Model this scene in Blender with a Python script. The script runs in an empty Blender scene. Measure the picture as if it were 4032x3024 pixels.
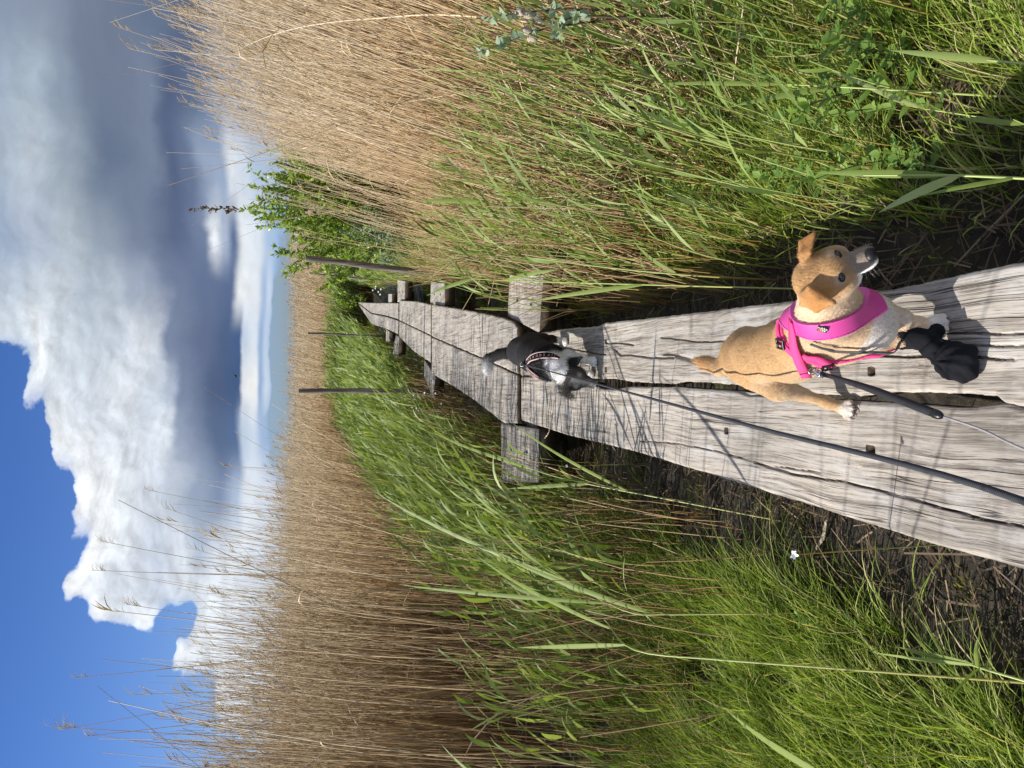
import bpy, math, os
import numpy as np
from mathutils import Vector
from mathutils.bvhtree import BVHTree
rng = np.random.default_rng(11)
SC = bpy.context.scene
COL = SC.collection

# ------------------------------------------------------------------ camera (phone held sideways)
FPX, PITCH, HCAM, DECK = 3030.0, math.atan((2016 - 1180) / 3030.0), 1.80, 0.35
cp, sp = math.cos(PITCH), math.sin(PITCH)
FW, RT, UP = np.array([0, cp, -sp]), np.array([1.0, 0, 0]), np.array([0, sp, cp])
cam_d = bpy.data.cameras.new('camera'); cam = bpy.data.objects.new('camera', cam_d); COL.objects.link(cam)
cam_d.sensor_fit = 'HORIZONTAL'; cam_d.sensor_width = 36.0; cam_d.lens = 36.0 * FPX / 4032.0
cam_d.clip_start = 0.02; cam_d.clip_end = 3000
from mathutils import Matrix
X, Y, Z = -UP, RT, -FW
cam.matrix_world = Matrix(((X[0], Y[0], Z[0], 0), (X[1], Y[1], Z[1], 0), (X[2], Y[2], Z[2], HCAM), (0, 0, 0, 1)))
SC.camera = cam
SC.render.resolution_x, SC.render.resolution_y = 1024, 768

def ray(U, V):
    return FW + RT * (U - 1512) / FPX - UP * (V - 2016) / FPX
def W(U, V, dz=0.0):
    """point of the upright photo (U right, V down) on the level dz above the deck"""
    d = ray(U, V); t = (DECK + dz - HCAM) / d[2]
    return np.array([0, 0, HCAM]) + t * d
def Wz(U, V, zc):
    return np.array([0, 0, HCAM]) + zc * ray(U, V)

# ------------------------------------------------------------------ sun, exposure
SUN_EL, SUN_AZ = math.radians(44), math.radians(10)      # azimuth: ahead of due left
SD = np.array([-math.cos(SUN_AZ) * math.cos(SUN_EL), math.sin(SUN_AZ) * math.cos(SUN_EL), math.sin(SUN_EL)])
sl = bpy.data.lights.new('sun', 'SUN'); sl.energy = 5.0; sl.angle = math.radians(0.53); sl.color = (1, 0.95, 0.87)
so = bpy.data.objects.new('sun', sl); COL.objects.link(so); so.location = (-20, 4, 20)
so.rotation_euler = Vector(SD).to_track_quat('Z', 'Y').to_euler()
SC.view_settings.view_transform = 'Standard'; SC.view_settings.look = 'None'
SC.view_settings.exposure = 0.42; SC.view_settings.gamma = 1.0
try:
    SC.cycles.max_bounces = 5; SC.cycles.transparent_max_bounces = 8; SC.cycles.use_denoising = True
    SC.cycles.denoiser = 'OPENIMAGEDENOISE'
except Exception: pass

# ------------------------------------------------------------------ node helpers
def s2l(c):
    c = np.array(c, float) / 255.0
    return np.where(c <= 0.04045, c / 12.92, ((c + 0.055) / 1.055) ** 2.4)
class NT:
    def __init__(s, tree): s.t = tree; tree.nodes.clear()
    def n(s, typ, ins=None, **kw):
        nd = s.t.nodes.new(typ)
        for k, v in kw.items(): setattr(nd, k, v)
        for k, v in (ins or {}).items():
            sock = nd.inputs[k]
            if isinstance(v, bpy.types.NodeSocket): s.t.links.new(v, sock)
            else: sock.default_value = v
        return nd
    def m(s, op, a, b=0.0, c=None, clamp=False):
        d = {0: a, 1: b}
        if c is not None: d[2] = c
        nd = s.n('ShaderNodeMath', d, operation=op); nd.use_clamp = clamp
        return nd.outputs[0]
    def mix(s, f, a, b, typ='MIX'):
        nd = s.n('ShaderNodeMix', data_type='RGBA', blend_type=typ)
        for i, v in ((0, f), (6, a), (7, b)):
            if isinstance(v, bpy.types.NodeSocket): s.t.links.new(v, nd.inputs[i])
            else: nd.inputs[i].default_value = v if i == 0 else (tuple(v) + (1,) if len(v) == 3 else v)
        return nd.outputs[2]
    def mr(s, v, a, b, c=0.0, d=1.0, smooth=False):
        nd = s.n('ShaderNodeMapRange', {0: v, 1: a, 2: b, 3: c, 4: d})
        if smooth: nd.interpolation_type = 'SMOOTHSTEP'
        return nd.outputs[0]
    def ramp(s, v, stops, interp='LINEAR'):
        nd = s.n('ShaderNodeValToRGB', {0: v}); r = nd.color_ramp; r.interpolation = interp
        while len(r.elements) < len(stops): r.elements.new(0.5)
        for e, (p, c) in zip(r.elements, sorted(stops, key=lambda q: q[0])):
            e.position = min(max(p, 0), 1)
            e.color = tuple(c) + (1,) if len(c) == 3 else tuple(c)
        return nd

# ------------------------------------------------------------------ world: sky and clouds by direction
def make_world():
    w = bpy.data.worlds.new('World'); SC.world = w; w.use_nodes = True
    T = NT(w.node_tree)
    out = T.n('ShaderNodeOutputWorld'); STR = 0.1
    tc = T.n('ShaderNodeTexCoord').outputs['Generated']
    nz = T.n('ShaderNodeTexNoise', {'Vector': tc, 'Scale': 7.0, 'Detail': 6.0, 'Roughness': 0.55}).outputs['Color']
    wv = T.n('ShaderNodeVectorMath', {0: nz, 1: (0.5, 0.5, 0.5)}, operation='SUBTRACT').outputs[0]
    wv2 = T.n('ShaderNodeVectorMath', {0: wv, 1: (0.10, 0.10, 0.075)}, operation='MULTIPLY').outputs[0]
    # the low bands near the horizon are flat, so they are warped less
    sep0 = T.n('ShaderNodeSeparateXYZ', {0: tc})
    calm = T.mr(sep0.outputs[2], 0.05, 0.14, 0.22, 1.0, True)
    sx = T.n('ShaderNodeVectorMath', {0: wv2}, operation='SCALE'); T.t.links.new(calm, sx.inputs['Scale'])
    dv = T.n('ShaderNodeVectorMath', {0: tc, 1: sx.outputs[0]}, operation='ADD').outputs[0]
    dn = T.n('ShaderNodeVectorMath', {0: dv}, operation='NORMALIZE').outputs[0]
    sep = T.n('ShaderNodeSeparateXYZ', {0: dn})
    az = T.m('ARCTAN2', sep.outputs[0], sep.outputs[1])
    el = T.m('ARCSINE', sep.outputs[2])
    E0, E1 = -0.02, 0.42
    eln = T.mr(el, E0, E1)
    B = (75, 118, 195, 0)
    cols = {
     3000: [(0,150,165,188,1),(150,148,160,182,1),(300,128,142,165,1),(450,120,134,158,1),(600,112,128,155,1),(720,96,112,142,1),(860,102,122,155,1),(950,135,158,190,1),(1180,150,172,205,1)],
     2700: [(0,172,188,208,1),(110,180,196,212,1),(220,150,165,186,1),(330,124,138,162,1),(450,122,136,160,1),(600,128,142,168,1),(690,92,108,140,1),(760,102,120,150,1),(860,118,138,170,1),(980,150,172,205,1),(1180,160,182,212,1)],
     2400: [(0,182,198,215,1),(120,200,212,225,1),(260,160,175,192,1),(420,112,128,155,1),(600,128,142,168,1),(670,94,110,142,1),(730,112,128,160,1),(800,150,166,192,1),(860,150,168,195,1),(905,225,231,239,1),(950,205,216,230,1),(1010,175,195,220,1),(1180,160,182,212,1)],
     2100: [(0,168,186,212,1),(180,190,203,222,1),(300,192,205,215,1),(420,158,172,190,1),(560,128,142,168,1),(700,100,116,148,1),(790,112,128,158,1),(830,235,240,245,1),(870,175,190,212,1),(910,95,115,150,1),(950,228,234,240,1),(1010,220,228,238,1),(1060,170,195,225,.9),(1110,150,180,218,.6),(1180,150,180,218,.4)],
     1900: [(0,195,208,224,1),(200,208,218,228,1),(350,185,198,212,1),(450,190,202,215,1),(560,165,178,198,1),(680,118,132,162,1),(800,100,116,148,1),(900,92,110,146,1),(935,235,239,243,1),(1010,225,231,238,1),(1040,165,188,220,1),(1060,200,215,235,1),(1090,140,170,212,.5),(1180,140,175,216,.2)],
     1700: [(0,215,226,238,1),(120,232,238,244,1),(240,205,216,226,1),(380,196,208,220,1),(480,200,210,222,1),(580,220,226,234,1),(650,205,213,224,1),(700,126,140,168,1),(800,98,112,142,1),(900,80,100,136,1),(948,74,98,140,1),(962,196,210,228,1),(1010,215,224,236,1),(1030,150,178,215,1),(1050,190,208,230,1),(1080,140,172,214,.4),(1180,140,176,218,.2)],
     1500: [(0,85,125,198,0),(60,150,180,215,.3),(110,235,240,246,1),(240,214,222,232,1),(380,208,217,228,1),(520,222,228,236,1),(620,200,210,222,1),(690,178,190,208,1),(740,122,136,164,1),(860,82,98,130,1),(948,70,94,134,1),(962,225,228,232,1),(1010,240,240,240,1),(1025,150,176,212,1),(1050,200,215,232,1),(1085,140,170,212,.4),(1180,145,180,220,.2)],
     1300: [(0,*B),(170,90,130,205,.1),(210,240,244,249,1),(330,228,233,240,1),(440,222,228,237,1),(600,212,220,231,1),(680,220,227,236,1),(730,150,163,186,1),(860,92,110,142,1),(930,90,112,150,1),(965,190,206,226,1),(1000,205,218,234,1),(1040,160,185,218,.8),(1085,140,170,212,.5),(1180,150,182,220,.3)],
     1080: [(0,*B),(230,88,130,205,.1),(290,248,250,252,1),(400,238,242,247,1),(500,222,229,237,1),(620,212,220,231,1),(700,190,200,215,1),(790,150,166,190,1),(860,130,148,178,1),(930,170,188,214,1),(970,222,230,240,1),(1180,175,195,225,.6)],
     850: [(0,*B),(200,90,135,208,.05),(300,95,138,210,.35),(360,247,250,252,1),(480,228,234,242,1),(600,196,206,222,1),(720,216,224,234,1),(800,180,194,215,1),(860,210,220,233,1),(950,225,233,243,1),(1180,190,208,232,.8)],
     730: [(0,*B),(150,88,130,206,0),(280,95,138,210,.40),(310,246,249,252,1),(460,214,222,234,1),(600,205,214,228,1),(740,218,226,236,1),(860,225,232,241,1),(1180,195,212,235,.8)],
     600: [(0,*B),(330,98,142,214,.15),(390,240,245,250,1),(460,225,233,243,1),(560,235,240,246,.9),(620,115,165,230,.2),(720,125,172,232,.2),(770,228,236,245,1),(900,225,233,243,1),(1180,200,216,236,.8)],
     450: [(0,*B),(400,100,145,215,0),(600,115,165,230,.1),(660,180,205,240,.35),(700,235,240,247,1),(820,230,237,246,1),(1180,205,220,240,.8)],
     250: [(0,*B),(600,115,165,230,0),(800,150,190,236,.2),(870,225,234,246,.8),(1180,205,220,240,.8)],
     0: [(0,*B),(600,112,162,228,0),(720,130,175,232,.35),(900,190,212,240,.6),(1180,205,220,240,.8)]}
    prevc = preva = None; pa = None
    for U in sorted(cols):
        stops = []; dm = np.interp(U, [1500, 2100], [1, .84])
        for r in cols[U]:
            d = ray(U, r[0]); d = d / np.linalg.norm(d)
            stops.append(((math.asin(d[2]) - E0) / (E1 - E0), tuple(s2l(r[1:4]) * (dm if r[0] < 790 else 1)) + (r[4],)))
        d = ray(U, 600); a = math.atan2(d[0], d[1])
        nd = T.ramp(eln, stops, 'EASE')
        if prevc is None: prevc, preva = nd.outputs[0], nd.outputs[1]
        else:
            f = T.mr(az, pa, a, 0, 1, True)
            prevc = T.mix(f, prevc, nd.outputs[0])
            m = T.n('ShaderNodeMix', {0: f, 2: preva, 3: nd.outputs[1]}, data_type='FLOAT')
            preva = m.outputs[0]
        pa = a
    # billows
    def fbm(vec, sc, det=9.0, rough=0.6): return T.n('ShaderNodeTexNoise', {'Vector': vec, 'Scale': sc, 'Detail': det, 'Roughness': rough}).outputs[0]
    def shifted(vec, o): return T.n('ShaderNodeVectorMath', {0: vec, 1: o}, operation='ADD').outputs[0]
    flat = T.n('ShaderNodeVectorMath', {0: dn, 1: (1, 1, 1.7)}, operation='MULTIPLY').outputs[0]
    # bright broken cloud added out of view, overhead and behind, to raise fill light
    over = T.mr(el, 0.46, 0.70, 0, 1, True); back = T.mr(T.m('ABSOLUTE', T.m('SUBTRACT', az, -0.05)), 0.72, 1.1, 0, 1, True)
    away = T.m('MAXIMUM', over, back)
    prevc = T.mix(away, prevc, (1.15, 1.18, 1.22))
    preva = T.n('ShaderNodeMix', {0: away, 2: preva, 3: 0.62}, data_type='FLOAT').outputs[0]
    b1 = fbm(flat, 9.0)
    vo = T.n('ShaderNodeTexVoronoi', {'Vector': shifted(flat, (0, 0, 0)), 'Scale': 26.0, 'Smoothness': 0.6, 'Detail': 3.0, 'Roughness': 0.55, 'Lacunarity': 2.2}, feature='SMOOTH_F1').outputs[0]
    vo2 = T.n('ShaderNodeTexVoronoi', {'Vector': shifted(flat, (-0.006, 0, 0.011)), 'Scale': 26.0, 'Smoothness': 0.6, 'Detail': 3.0, 'Roughness': 0.55, 'Lacunarity': 2.2}, feature='SMOOTH_F1').outputs[0]
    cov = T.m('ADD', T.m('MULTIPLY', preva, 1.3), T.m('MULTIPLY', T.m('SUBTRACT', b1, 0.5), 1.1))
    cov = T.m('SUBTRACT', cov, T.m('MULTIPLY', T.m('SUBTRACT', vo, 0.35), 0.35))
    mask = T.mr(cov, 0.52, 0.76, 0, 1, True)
    relief = T.m('SUBTRACT', vo2, vo)                       # lit side of each billow
    r2 = T.m('SUBTRACT', fbm(flat, 14.0), fbm(shifted(flat, (-0.012, 0, 0.02)), 14.0))
    lum = T.n('ShaderNodeSeparateColor', {0: prevc}).outputs[1]
    amt = T.mr(lum, 0.30, 0.85, 0.12, 1.0)
    amt = T.m('MULTIPLY', amt, T.mr(sep0.outputs[2], 0.04, 0.12, 0.15, 1.0))
    gain = T.m('ADD', 1.0, T.m('MULTIPLY', amt, T.m('ADD', T.m('MULTIPLY', relief, .40), T.m('MULTIPLY', r2, .8))))
    ccol = T.n('ShaderNodeVectorMath', {0: prevc}, operation='SCALE'); T.t.links.new(gain, ccol.inputs['Scale'])
    ccol = T.n('ShaderNodeVectorMath', {0: ccol.outputs[0], 1: (0.76 / STR,) * 3}, operation='MULTIPLY').outputs[0]
    sky = T.n('ShaderNodeTexSky', sky_type='NISHITA'); sky.sun_disc = False
    sky.sun_elevation = SUN_EL; sky.sun_rotation = math.atan2(SD[0], SD[1]); sky.altitude = 0; sky.ozone_density = 2.2; sky.dust_density = 0.6
    hz = T.mr(sep0.outputs[2], 0.0, 0.30, 0, 1)
    blue = T.mix(1.0, sky.outputs[0], T.mix(hz, (0.46, 0.59, 0.92), (0.28, 0.45, 0.80)), 'MULTIPLY')
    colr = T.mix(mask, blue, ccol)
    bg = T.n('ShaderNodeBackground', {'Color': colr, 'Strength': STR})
    T.t.links.new(bg.outputs[0], out.inputs[0])
    w.cycles.sampling_method = 'MANUAL'; w.cycles.sample_map_resolution = 512
make_world()

# ------------------------------------------------------------------ mesh helpers
def mesh_np(name, verts, faces, mat, attrs=None, smooth=False, parent=None):
    """verts Nx3, faces: list of int arrays (each Mx3 or Mx4)"""
    me = bpy.data.meshes.new(name)
    verts = np.ascontiguousarray(verts, dtype=np.float32)
    faces = [np.asarray(f, dtype=np.int32) for f in (faces if isinstance(faces, list) else [faces]) if len(f)]
    me.vertices.add(len(verts)); me.vertices.foreach_set('co', verts.ravel())
    loops = np.concatenate([f.ravel() for f in faces]); cnt = np.concatenate([np.full(len(f), f.shape[1], np.int32) for f in faces])
    me.loops.add(len(loops)); me.loops.foreach_set('vertex_index', loops)
    me.polygons.add(len(cnt)); st = np.zeros(len(cnt), np.int32); st[1:] = np.cumsum(cnt)[:-1]
    me.polygons.foreach_set('loop_start', st); me.polygons.foreach_set('loop_total', cnt)
    if smooth: me.polygons.foreach_set('use_smooth', np.ones(len(cnt), bool))
    me.update(calc_edges=True); me.validate()
    for k, v in (attrs or {}).items():
        v = np.asarray(v, np.float32)
        if v.ndim == 1:
            a = me.attributes.new(k, 'FLOAT', 'POINT'); a.data.foreach_set('value', v)
        else:
            a = me.attributes.new(k, 'FLOAT_COLOR', 'POINT')
            if v.shape[1] == 3: v = np.concatenate([v, np.ones((len(v), 1), np.float32)], 1)
            a.data.foreach_set('color', v.ravel())
    if mat: me.materials.append(mat)
    o = bpy.data.objects.new(name, me); COL.objects.link(o)
    if parent: o.parent = parent; o.matrix_parent_inverse = parent.matrix_world.inverted() if False else Matrix.Translation(-parent.location)
    return o
def tag(o, label=None, cat=None, group=None, kind=None):
    for k, v in (('label', label), ('category', cat), ('group', group), ('kind', kind)):
        if v: o[k] = v
    return o
def thing(name, loc, label, cat, group=None):
    o = bpy.data.objects.new(name, None); COL.objects.link(o); o.location = tuple(float(c) for c in loc); o.empty_display_size = 0.05
    return tag(o, label, cat, group)
def nrm(v): return v / np.maximum(np.linalg.norm(v, axis=-1, keepdims=True), 1e-9)

class Geo:
    """collects verts, faces and per-vertex attributes rnd, tt"""
    def __init__(s): s.v = []; s.f4 = []; s.f3 = []; s.r = []; s.t = []; s.n = 0
    def add(s, v, f4=None, f3=None, r=0.5, t=0.5):
        v = np.asarray(v, float).reshape(-1, 3); k = len(v)
        if f4 is not None and len(f4): s.f4.append(np.asarray(f4) + s.n)
        if f3 is not None and len(f3): s.f3.append(np.asarray(f3) + s.n)
        s.v.append(v); s.r.append(np.broadcast_to(np.asarray(r, float), (k,)).copy()); s.t.append(np.broadcast_to(np.asarray(t, float), (k,)).copy()); s.n += k
    def ribbon(s, P, Wd, side, r, tt=None):
        """P N,K,3 centreline; Wd N,K half width; side N,3 or N,K,3"""
        P = np.asarray(P, float); N, K = P.shape[:2]
        side = np.asarray(side, float)
        if side.ndim == 2: side = side[:, None, :]
        a = P - side * Wd[..., None]; b = P + side * Wd[..., None]
        v = np.stack([a, b], 2).reshape(-1, 3)
        i = (np.arange(N)[:, None] * K + np.arange(K - 1)[None]) * 2
        f = np.stack([i, i + 1, i + 3, i + 2], -1).reshape(-1, 4)
        t = np.linspace(0, 1, K) if tt is None else tt
        t = np.broadcast_to(t, (N, K))
        s.add(v, f, r=np.repeat(r, K * 2), t=np.repeat(t.reshape(-1), 2))
    def tube(s, P, R, r, sides=3, tt=None):
        P = np.asarray(P, float); N, K = P.shape[:2]
        d = nrm(np.gradient(P, axis=1)); ref = np.where(np.abs(d[..., 2:3]) > 0.9, np.array([0, 1.0, 0]), np.array([0, 0, 1.0]))
        e1 = nrm(np.cross(d, ref)); e2 = np.cross(d, e1)
        a = np.arange(sides) * 2 * np.pi / sides
        v = P[:, :, None] + R[:, :, None, None] * (np.cos(a)[None, None, :, None] * e1[:, :, None] + np.sin(a)[None, None, :, None] * e2[:, :, None])
        base = (np.arange(N)[:, None, None] * K + np.arange(K - 1)[None, :, None]) * sides; j = np.arange(sides)[None, None]
        j2 = (j + 1) % sides
        f = np.stack([base + j, base + j2, base + sides + j2, base + sides + j], -1).reshape(-1, 4)
        t = np.linspace(0, 1, K) if tt is None else tt
        t = np.broadcast_to(t, (N, K))
        s.add(v.reshape(-1, 3), f, r=np.repeat(r, K * sides), t=np.repeat(t.reshape(-1), sides))
    def build(s, name, mat, parent=None, smooth=False):
        fs = ([np.concatenate(s.f4)] if s.f4 else []) + ([np.concatenate(s.f3)] if s.f3 else [])
        return mesh_np(name, np.concatenate(s.v), fs, mat, {'rnd': np.concatenate(s.r), 'tt': np.concatenate(s.t)}, smooth, parent)

def box_geo(g, c, h, rot=0.0, r=0.5):
    c = np.array(c, float); h = np.array(h, float)
    v = np.array([[x, y, z] for x in (-1, 1) for y in (-1, 1) for z in (-1, 1)], float) * h
    ca, sa = math.cos(rot), math.sin(rot)
    v = np.stack([v[:, 0] * ca - v[:, 1] * sa, v[:, 0] * sa + v[:, 1] * ca, v[:, 2]], 1) + c
    g.add(v, [[0, 1, 3, 2], [4, 6, 7, 5], [0, 4, 5, 1], [2, 3, 7, 6], [0, 2, 6, 4], [1, 5, 7, 3]], r=r)

# ------------------------------------------------------------------ materials
def new_mat(name):
    m = bpy.data.materials.new(name); m.use_nodes = True
    return m, NT(m.node_tree)
def simple(name, col, rough=0.6, metal=0.0, bump=0.0, bscale=300, spec=0.5):
    m, T = new_mat(name)
    n = T.n('ShaderNodeTexNoise', {'Scale': bscale, 'Detail': 3.0, 'Vector': T.n('ShaderNodeTexCoord').outputs['Object']})
    c = T.mix(n.outputs[0], tuple(np.array(col) * 0.82), tuple(np.minimum(np.array(col) * 1.15, 1)))
    b = T.n('ShaderNodeBsdfPrincipled', {'Base Color': c, 'Roughness': rough, 'Metallic': metal, 'Specular IOR Level': spec})
    if bump: T.t.links.new(T.n('ShaderNodeBump', {'Strength': bump, 'Distance': 0.002, 'Height': n.outputs[0]}).outputs[0], b.inputs['Normal'])
    T.t.links.new(b.outputs[0], T.n('ShaderNodeOutputMaterial').inputs[0]); return m
def plant_mat(name, rstops, tstops=None, rough=0.55, trans=0.3, spec=0.35):
    """colour by a random number per blade, times a tint along its length"""
    m, T = new_mat(name)
    r = T.n('ShaderNodeAttribute', attribute_name='rnd').outputs['Fac']
    c = T.ramp(r, rstops).outputs[0]
    if tstops:
        t = T.n('ShaderNodeAttribute', attribute_name='tt').outputs['Fac']
        c = T.mix(1.0, c, T.ramp(t, tstops).outputs[0], 'MULTIPLY')
    b = T.n('ShaderNodeBsdfPrincipled', {'Base Color': c, 'Roughness': rough, 'Specular IOR Level': spec})
    o = b.outputs[0]
    if trans:
        tr = T.n('ShaderNodeBsdfTranslucent', {'Color': T.mix(1.0, c, (1.5, 1.5, 0.7), 'MULTIPLY')})
        o = T.n('ShaderNodeMixShader', {0: trans, 1: o, 2: tr.outputs[0]}).outputs[0]
    T.t.links.new(o, T.n('ShaderNodeOutputMaterial').inputs[0]); return m

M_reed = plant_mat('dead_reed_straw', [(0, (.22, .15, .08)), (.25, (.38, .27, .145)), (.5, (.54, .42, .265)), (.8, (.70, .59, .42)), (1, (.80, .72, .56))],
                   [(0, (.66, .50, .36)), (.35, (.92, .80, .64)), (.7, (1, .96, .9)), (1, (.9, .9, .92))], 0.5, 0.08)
M_plume = plant_mat('reed_plume', [(0, (.30, .22, .14)), (1, (.55, .45, .32))], None, 0.8, 0.3)
M_green = plant_mat('green_reed_leaf', [(0, (.10, .165, .04)), (.4, (.17, .25, .06)), (.75, (.25, .34, .10)), (1, (.38, .46, .26))], [(0, (1.1, 1, .8)), (1, (1, 1, 1))], 0.55, 0.32, 0.3)
M_gstem = plant_mat('green_reed_stem', [(0, (.24, .28, .07)), (.6, (.36, .43, .13)), (1, (.46, .52, .20))], [(0, (.75, .35, .30)), (.25, (1, .7, .55)), (.5, (1, 1, 1)), (1, (.9, 1, .8))], 0.4, 0.1, 0.5)
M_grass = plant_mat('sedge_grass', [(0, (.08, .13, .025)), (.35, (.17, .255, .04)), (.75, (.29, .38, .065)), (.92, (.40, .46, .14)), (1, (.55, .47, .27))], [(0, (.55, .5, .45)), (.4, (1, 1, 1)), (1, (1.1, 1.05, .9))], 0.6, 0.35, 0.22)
M_litter = plant_mat('reed_litter', [(0, (.06, .04, .022)), (.5, (.17, .115, .065)), (.85, (.34, .25, .15)), (1, (.6, .5, .36))], None, 0.6, 0.05)
M_herb = plant_mat('herb_leaf', [(0, (.08, .15, .03)), (.5, (.14, .24, .045)), (1, (.26, .38, .08))], [(0, (.85, .9, .8)), (1, (1, 1, 1))], 0.5, 0.35, 0.4)
M_bush = plant_mat('willow_leaf', [(0, (.12, .19, .035)), (.5, (.25, .36, .06)), (.85, (.40, .50, .12)), (1, (.55, .62, .32))], None, 0.4, 0.35, 0.5)
M_brown = plant_mat('young_brown_leaf', [(0, (.07, .03, .015)), (1, (.20, .13, .03))], None, 0.45, 0.3, 0.4)
M_silver = plant_mat('silver_leaf', [(0, (.20, .28, .17)), (1, (.38, .47, .33))], None, 0.6, 0.25, 0.3)
M_twig = plant_mat('twig_bark', [(0, (.05, .035, .02)), (1, (.13, .09, .05))], None, 0.8, 0.0)
M_white = simple('white_petal', (.82, .82, .80), 0.6)
M_fluff = simple('seed_fluff', (.42, .35, .28), 0.9)
M_moss = plant_mat('moss', [(0, (.05, .06, .01)), (.6, (.12, .12, .02)), (1, (.2, .17, .03))], None, 0.8, 0.1)

def wood_mat():
    m, T = new_mat('weathered_wood')
    tc = T.n('ShaderNodeTexCoord').outputs['Object']
    oi = T.n('ShaderNodeObjectInfo').outputs['Random']
    off = T.n('ShaderNodeCombineXYZ', {0: T.m('MULTIPLY', oi, 37.0), 1: T.m('MULTIPLY', oi, 11.0)}).outputs[0]
    p = T.n('ShaderNodeVectorMath', {0: tc, 1: off}, operation='ADD').outputs[0]
    bend = T.n('ShaderNodeTexNoise', {'Vector': p, 'Scale': 2.2, 'Detail': 2.0}).outputs[0]
    bx = T.n('ShaderNodeCombineXYZ', {0: T.m('MULTIPLY', T.m('SUBTRACT', bend, 0.5), 0.045)}).outputs[0]
    p = T.n('ShaderNodeVectorMath', {0: p, 1: bx}, operation='ADD').outputs[0]
    def st(s, sc, det=6.0, rough=0.6, typ='ShaderNodeTexNoise'):
        v = T.n('ShaderNodeVectorMath', {0: p, 1: s}, operation='MULTIPLY').outputs[0]
        return T.n(typ, {'Vector': v, 'Scale': sc, 'Detail': det, 'Roughness': rough}).outputs[0]
    big = st((1, .35, 1), 4.0); grain = st((1, .030, 1), 85.0, 5.0, .75); fine = st((1, .02, 1), 330.0, 3.0, .7)
    c = T.ramp(big, [(.30, (.26, .235, .20)), (.5, (.39, .35, .30)), (.68, (.49, .435, .365))]).outputs[0]
    c = T.mix(1.0, c, T.ramp(grain, [(.32, (.30, .28, .27)), (.46, (.76, .75, .74)), (.52, (1, 1, 1)), (.7, (1.2, 1.2, 1.2))]).outputs[0], 'MULTIPLY')
    c = T.mix(T.mr(fine, .54, .64, 0, .9), c, (.10, .085, .07))
    sil = T.mr(st((1, .3, 1), 13.0, 8.0, .75), .50, .66)
    c = T.mix(T.m('MULTIPLY', sil, .55), c, (.50, .49, .47))
    dk = T.mr(st((1, .4, 1), 30.0, 5.0, .7), .60, .74)
    c = T.mix(T.m('MULTIPLY', dk, .55), c, (.12, .10, .07))
    chk = T.mr(T.m('ABSOLUTE', T.m('SUBTRACT', st((1, .018, 1), 26.0, 3.0, .5), .5)), .0, .010, 1, 0)
    chk = T.m('MULTIPLY', chk, T.mr(st((1, .3, 1), 5.0, 2.0), .50, .58))
    c = T.mix(T.m('MULTIPLY', chk, .85), c, (.02, .016, .012))
    h = T.m('SUBTRACT', T.m('ADD', T.m('MULTIPLY', grain, .6), T.m('MULTIPLY', fine, -.4)), T.m('MULTIPLY', chk, 1.5))
    bp = T.n('ShaderNodeBump', {'Strength': 0.9, 'Distance': 0.0022, 'Height': h})
    # end grain and sides browner, darkened further to paint shade into the gaps
    up = T.m('ABSOLUTE', T.n('ShaderNodeSeparateXYZ', {0: T.n('ShaderNodeNewGeometry').outputs['True Normal']}).outputs[2])
    c = T.mix(T.mr(up, .25, .6), T.mix(1.0, c, (.26, .20, .15), 'MULTIPLY'), c)
    b = T.n('ShaderNodeBsdfPrincipled', {'Base Color': c, 'Roughness': 0.72, 'Normal': bp.outputs[0], 'Specular IOR Level': 0.3})
    T.t.links.new(b.outputs[0], T.n('ShaderNodeOutputMaterial').inputs[0]); return m
M_wood = wood_mat()

def post_mat():
    m, T = new_mat('old_post_wood')
    p = T.n('ShaderNodeVectorMath', {0: T.n('ShaderNodeTexCoord').outputs['Object'], 1: (1, 1, .06)}, operation='MULTIPLY').outputs[0]
    n = T.n('ShaderNodeTexNoise', {'Vector': p, 'Scale': 60.0, 'Detail': 5.0}).outputs[0]
    c = T.ramp(n, [(.3, (.06, .05, .042)), (.55, (.17, .145, .12)), (.75, (.30, .27, .24))]).outputs[0]
    b = T.n('ShaderNodeBsdfPrincipled', {'Base Color': c, 'Roughness': .85, 'Normal': T.n('ShaderNodeBump', {'Strength': .8, 'Distance': .004, 'Height': n}).outputs[0]})
    T.t.links.new(b.outputs[0], T.n('ShaderNodeOutputMaterial').inputs[0]); return m
M_post = post_mat()

def ground_mat():
    m, T = new_mat('wet_mud')
    tc = T.n('ShaderNodeTexCoord').outputs['Object']
    a = T.n('ShaderNodeTexNoise', {'Vector': tc, 'Scale': 9.0, 'Detail': 9.0, 'Roughness': .7}).outputs[0]
    b_ = T.n('ShaderNodeTexNoise', {'Vector': tc, 'Scale': 3.0, 'Detail': 6.0}).outputs[0]
    c = T.ramp(a, [(.3, (.008, .006, .004)), (.5, (.026, .019, .011)), (.62, (.06, .044, .024)), (.75, (.11, .08, .042))]).outputs[0]
    c = T.mix(T.mr(b_, .56, .68), c, (.05, .052, .012))
    b = T.n('ShaderNodeBsdfPrincipled', {'Base Color': c, 'Roughness': T.mr(b_, .4, .6, .85, .35),
        'Normal': T.n('ShaderNodeBump', {'Strength': 1.0, 'Distance': .03, 'Height': a}).outputs[0]})
    T.t.links.new(b.outputs[0], T.n('ShaderNodeOutputMaterial').inputs[0]); return m
M_mud = ground_mat()

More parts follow.
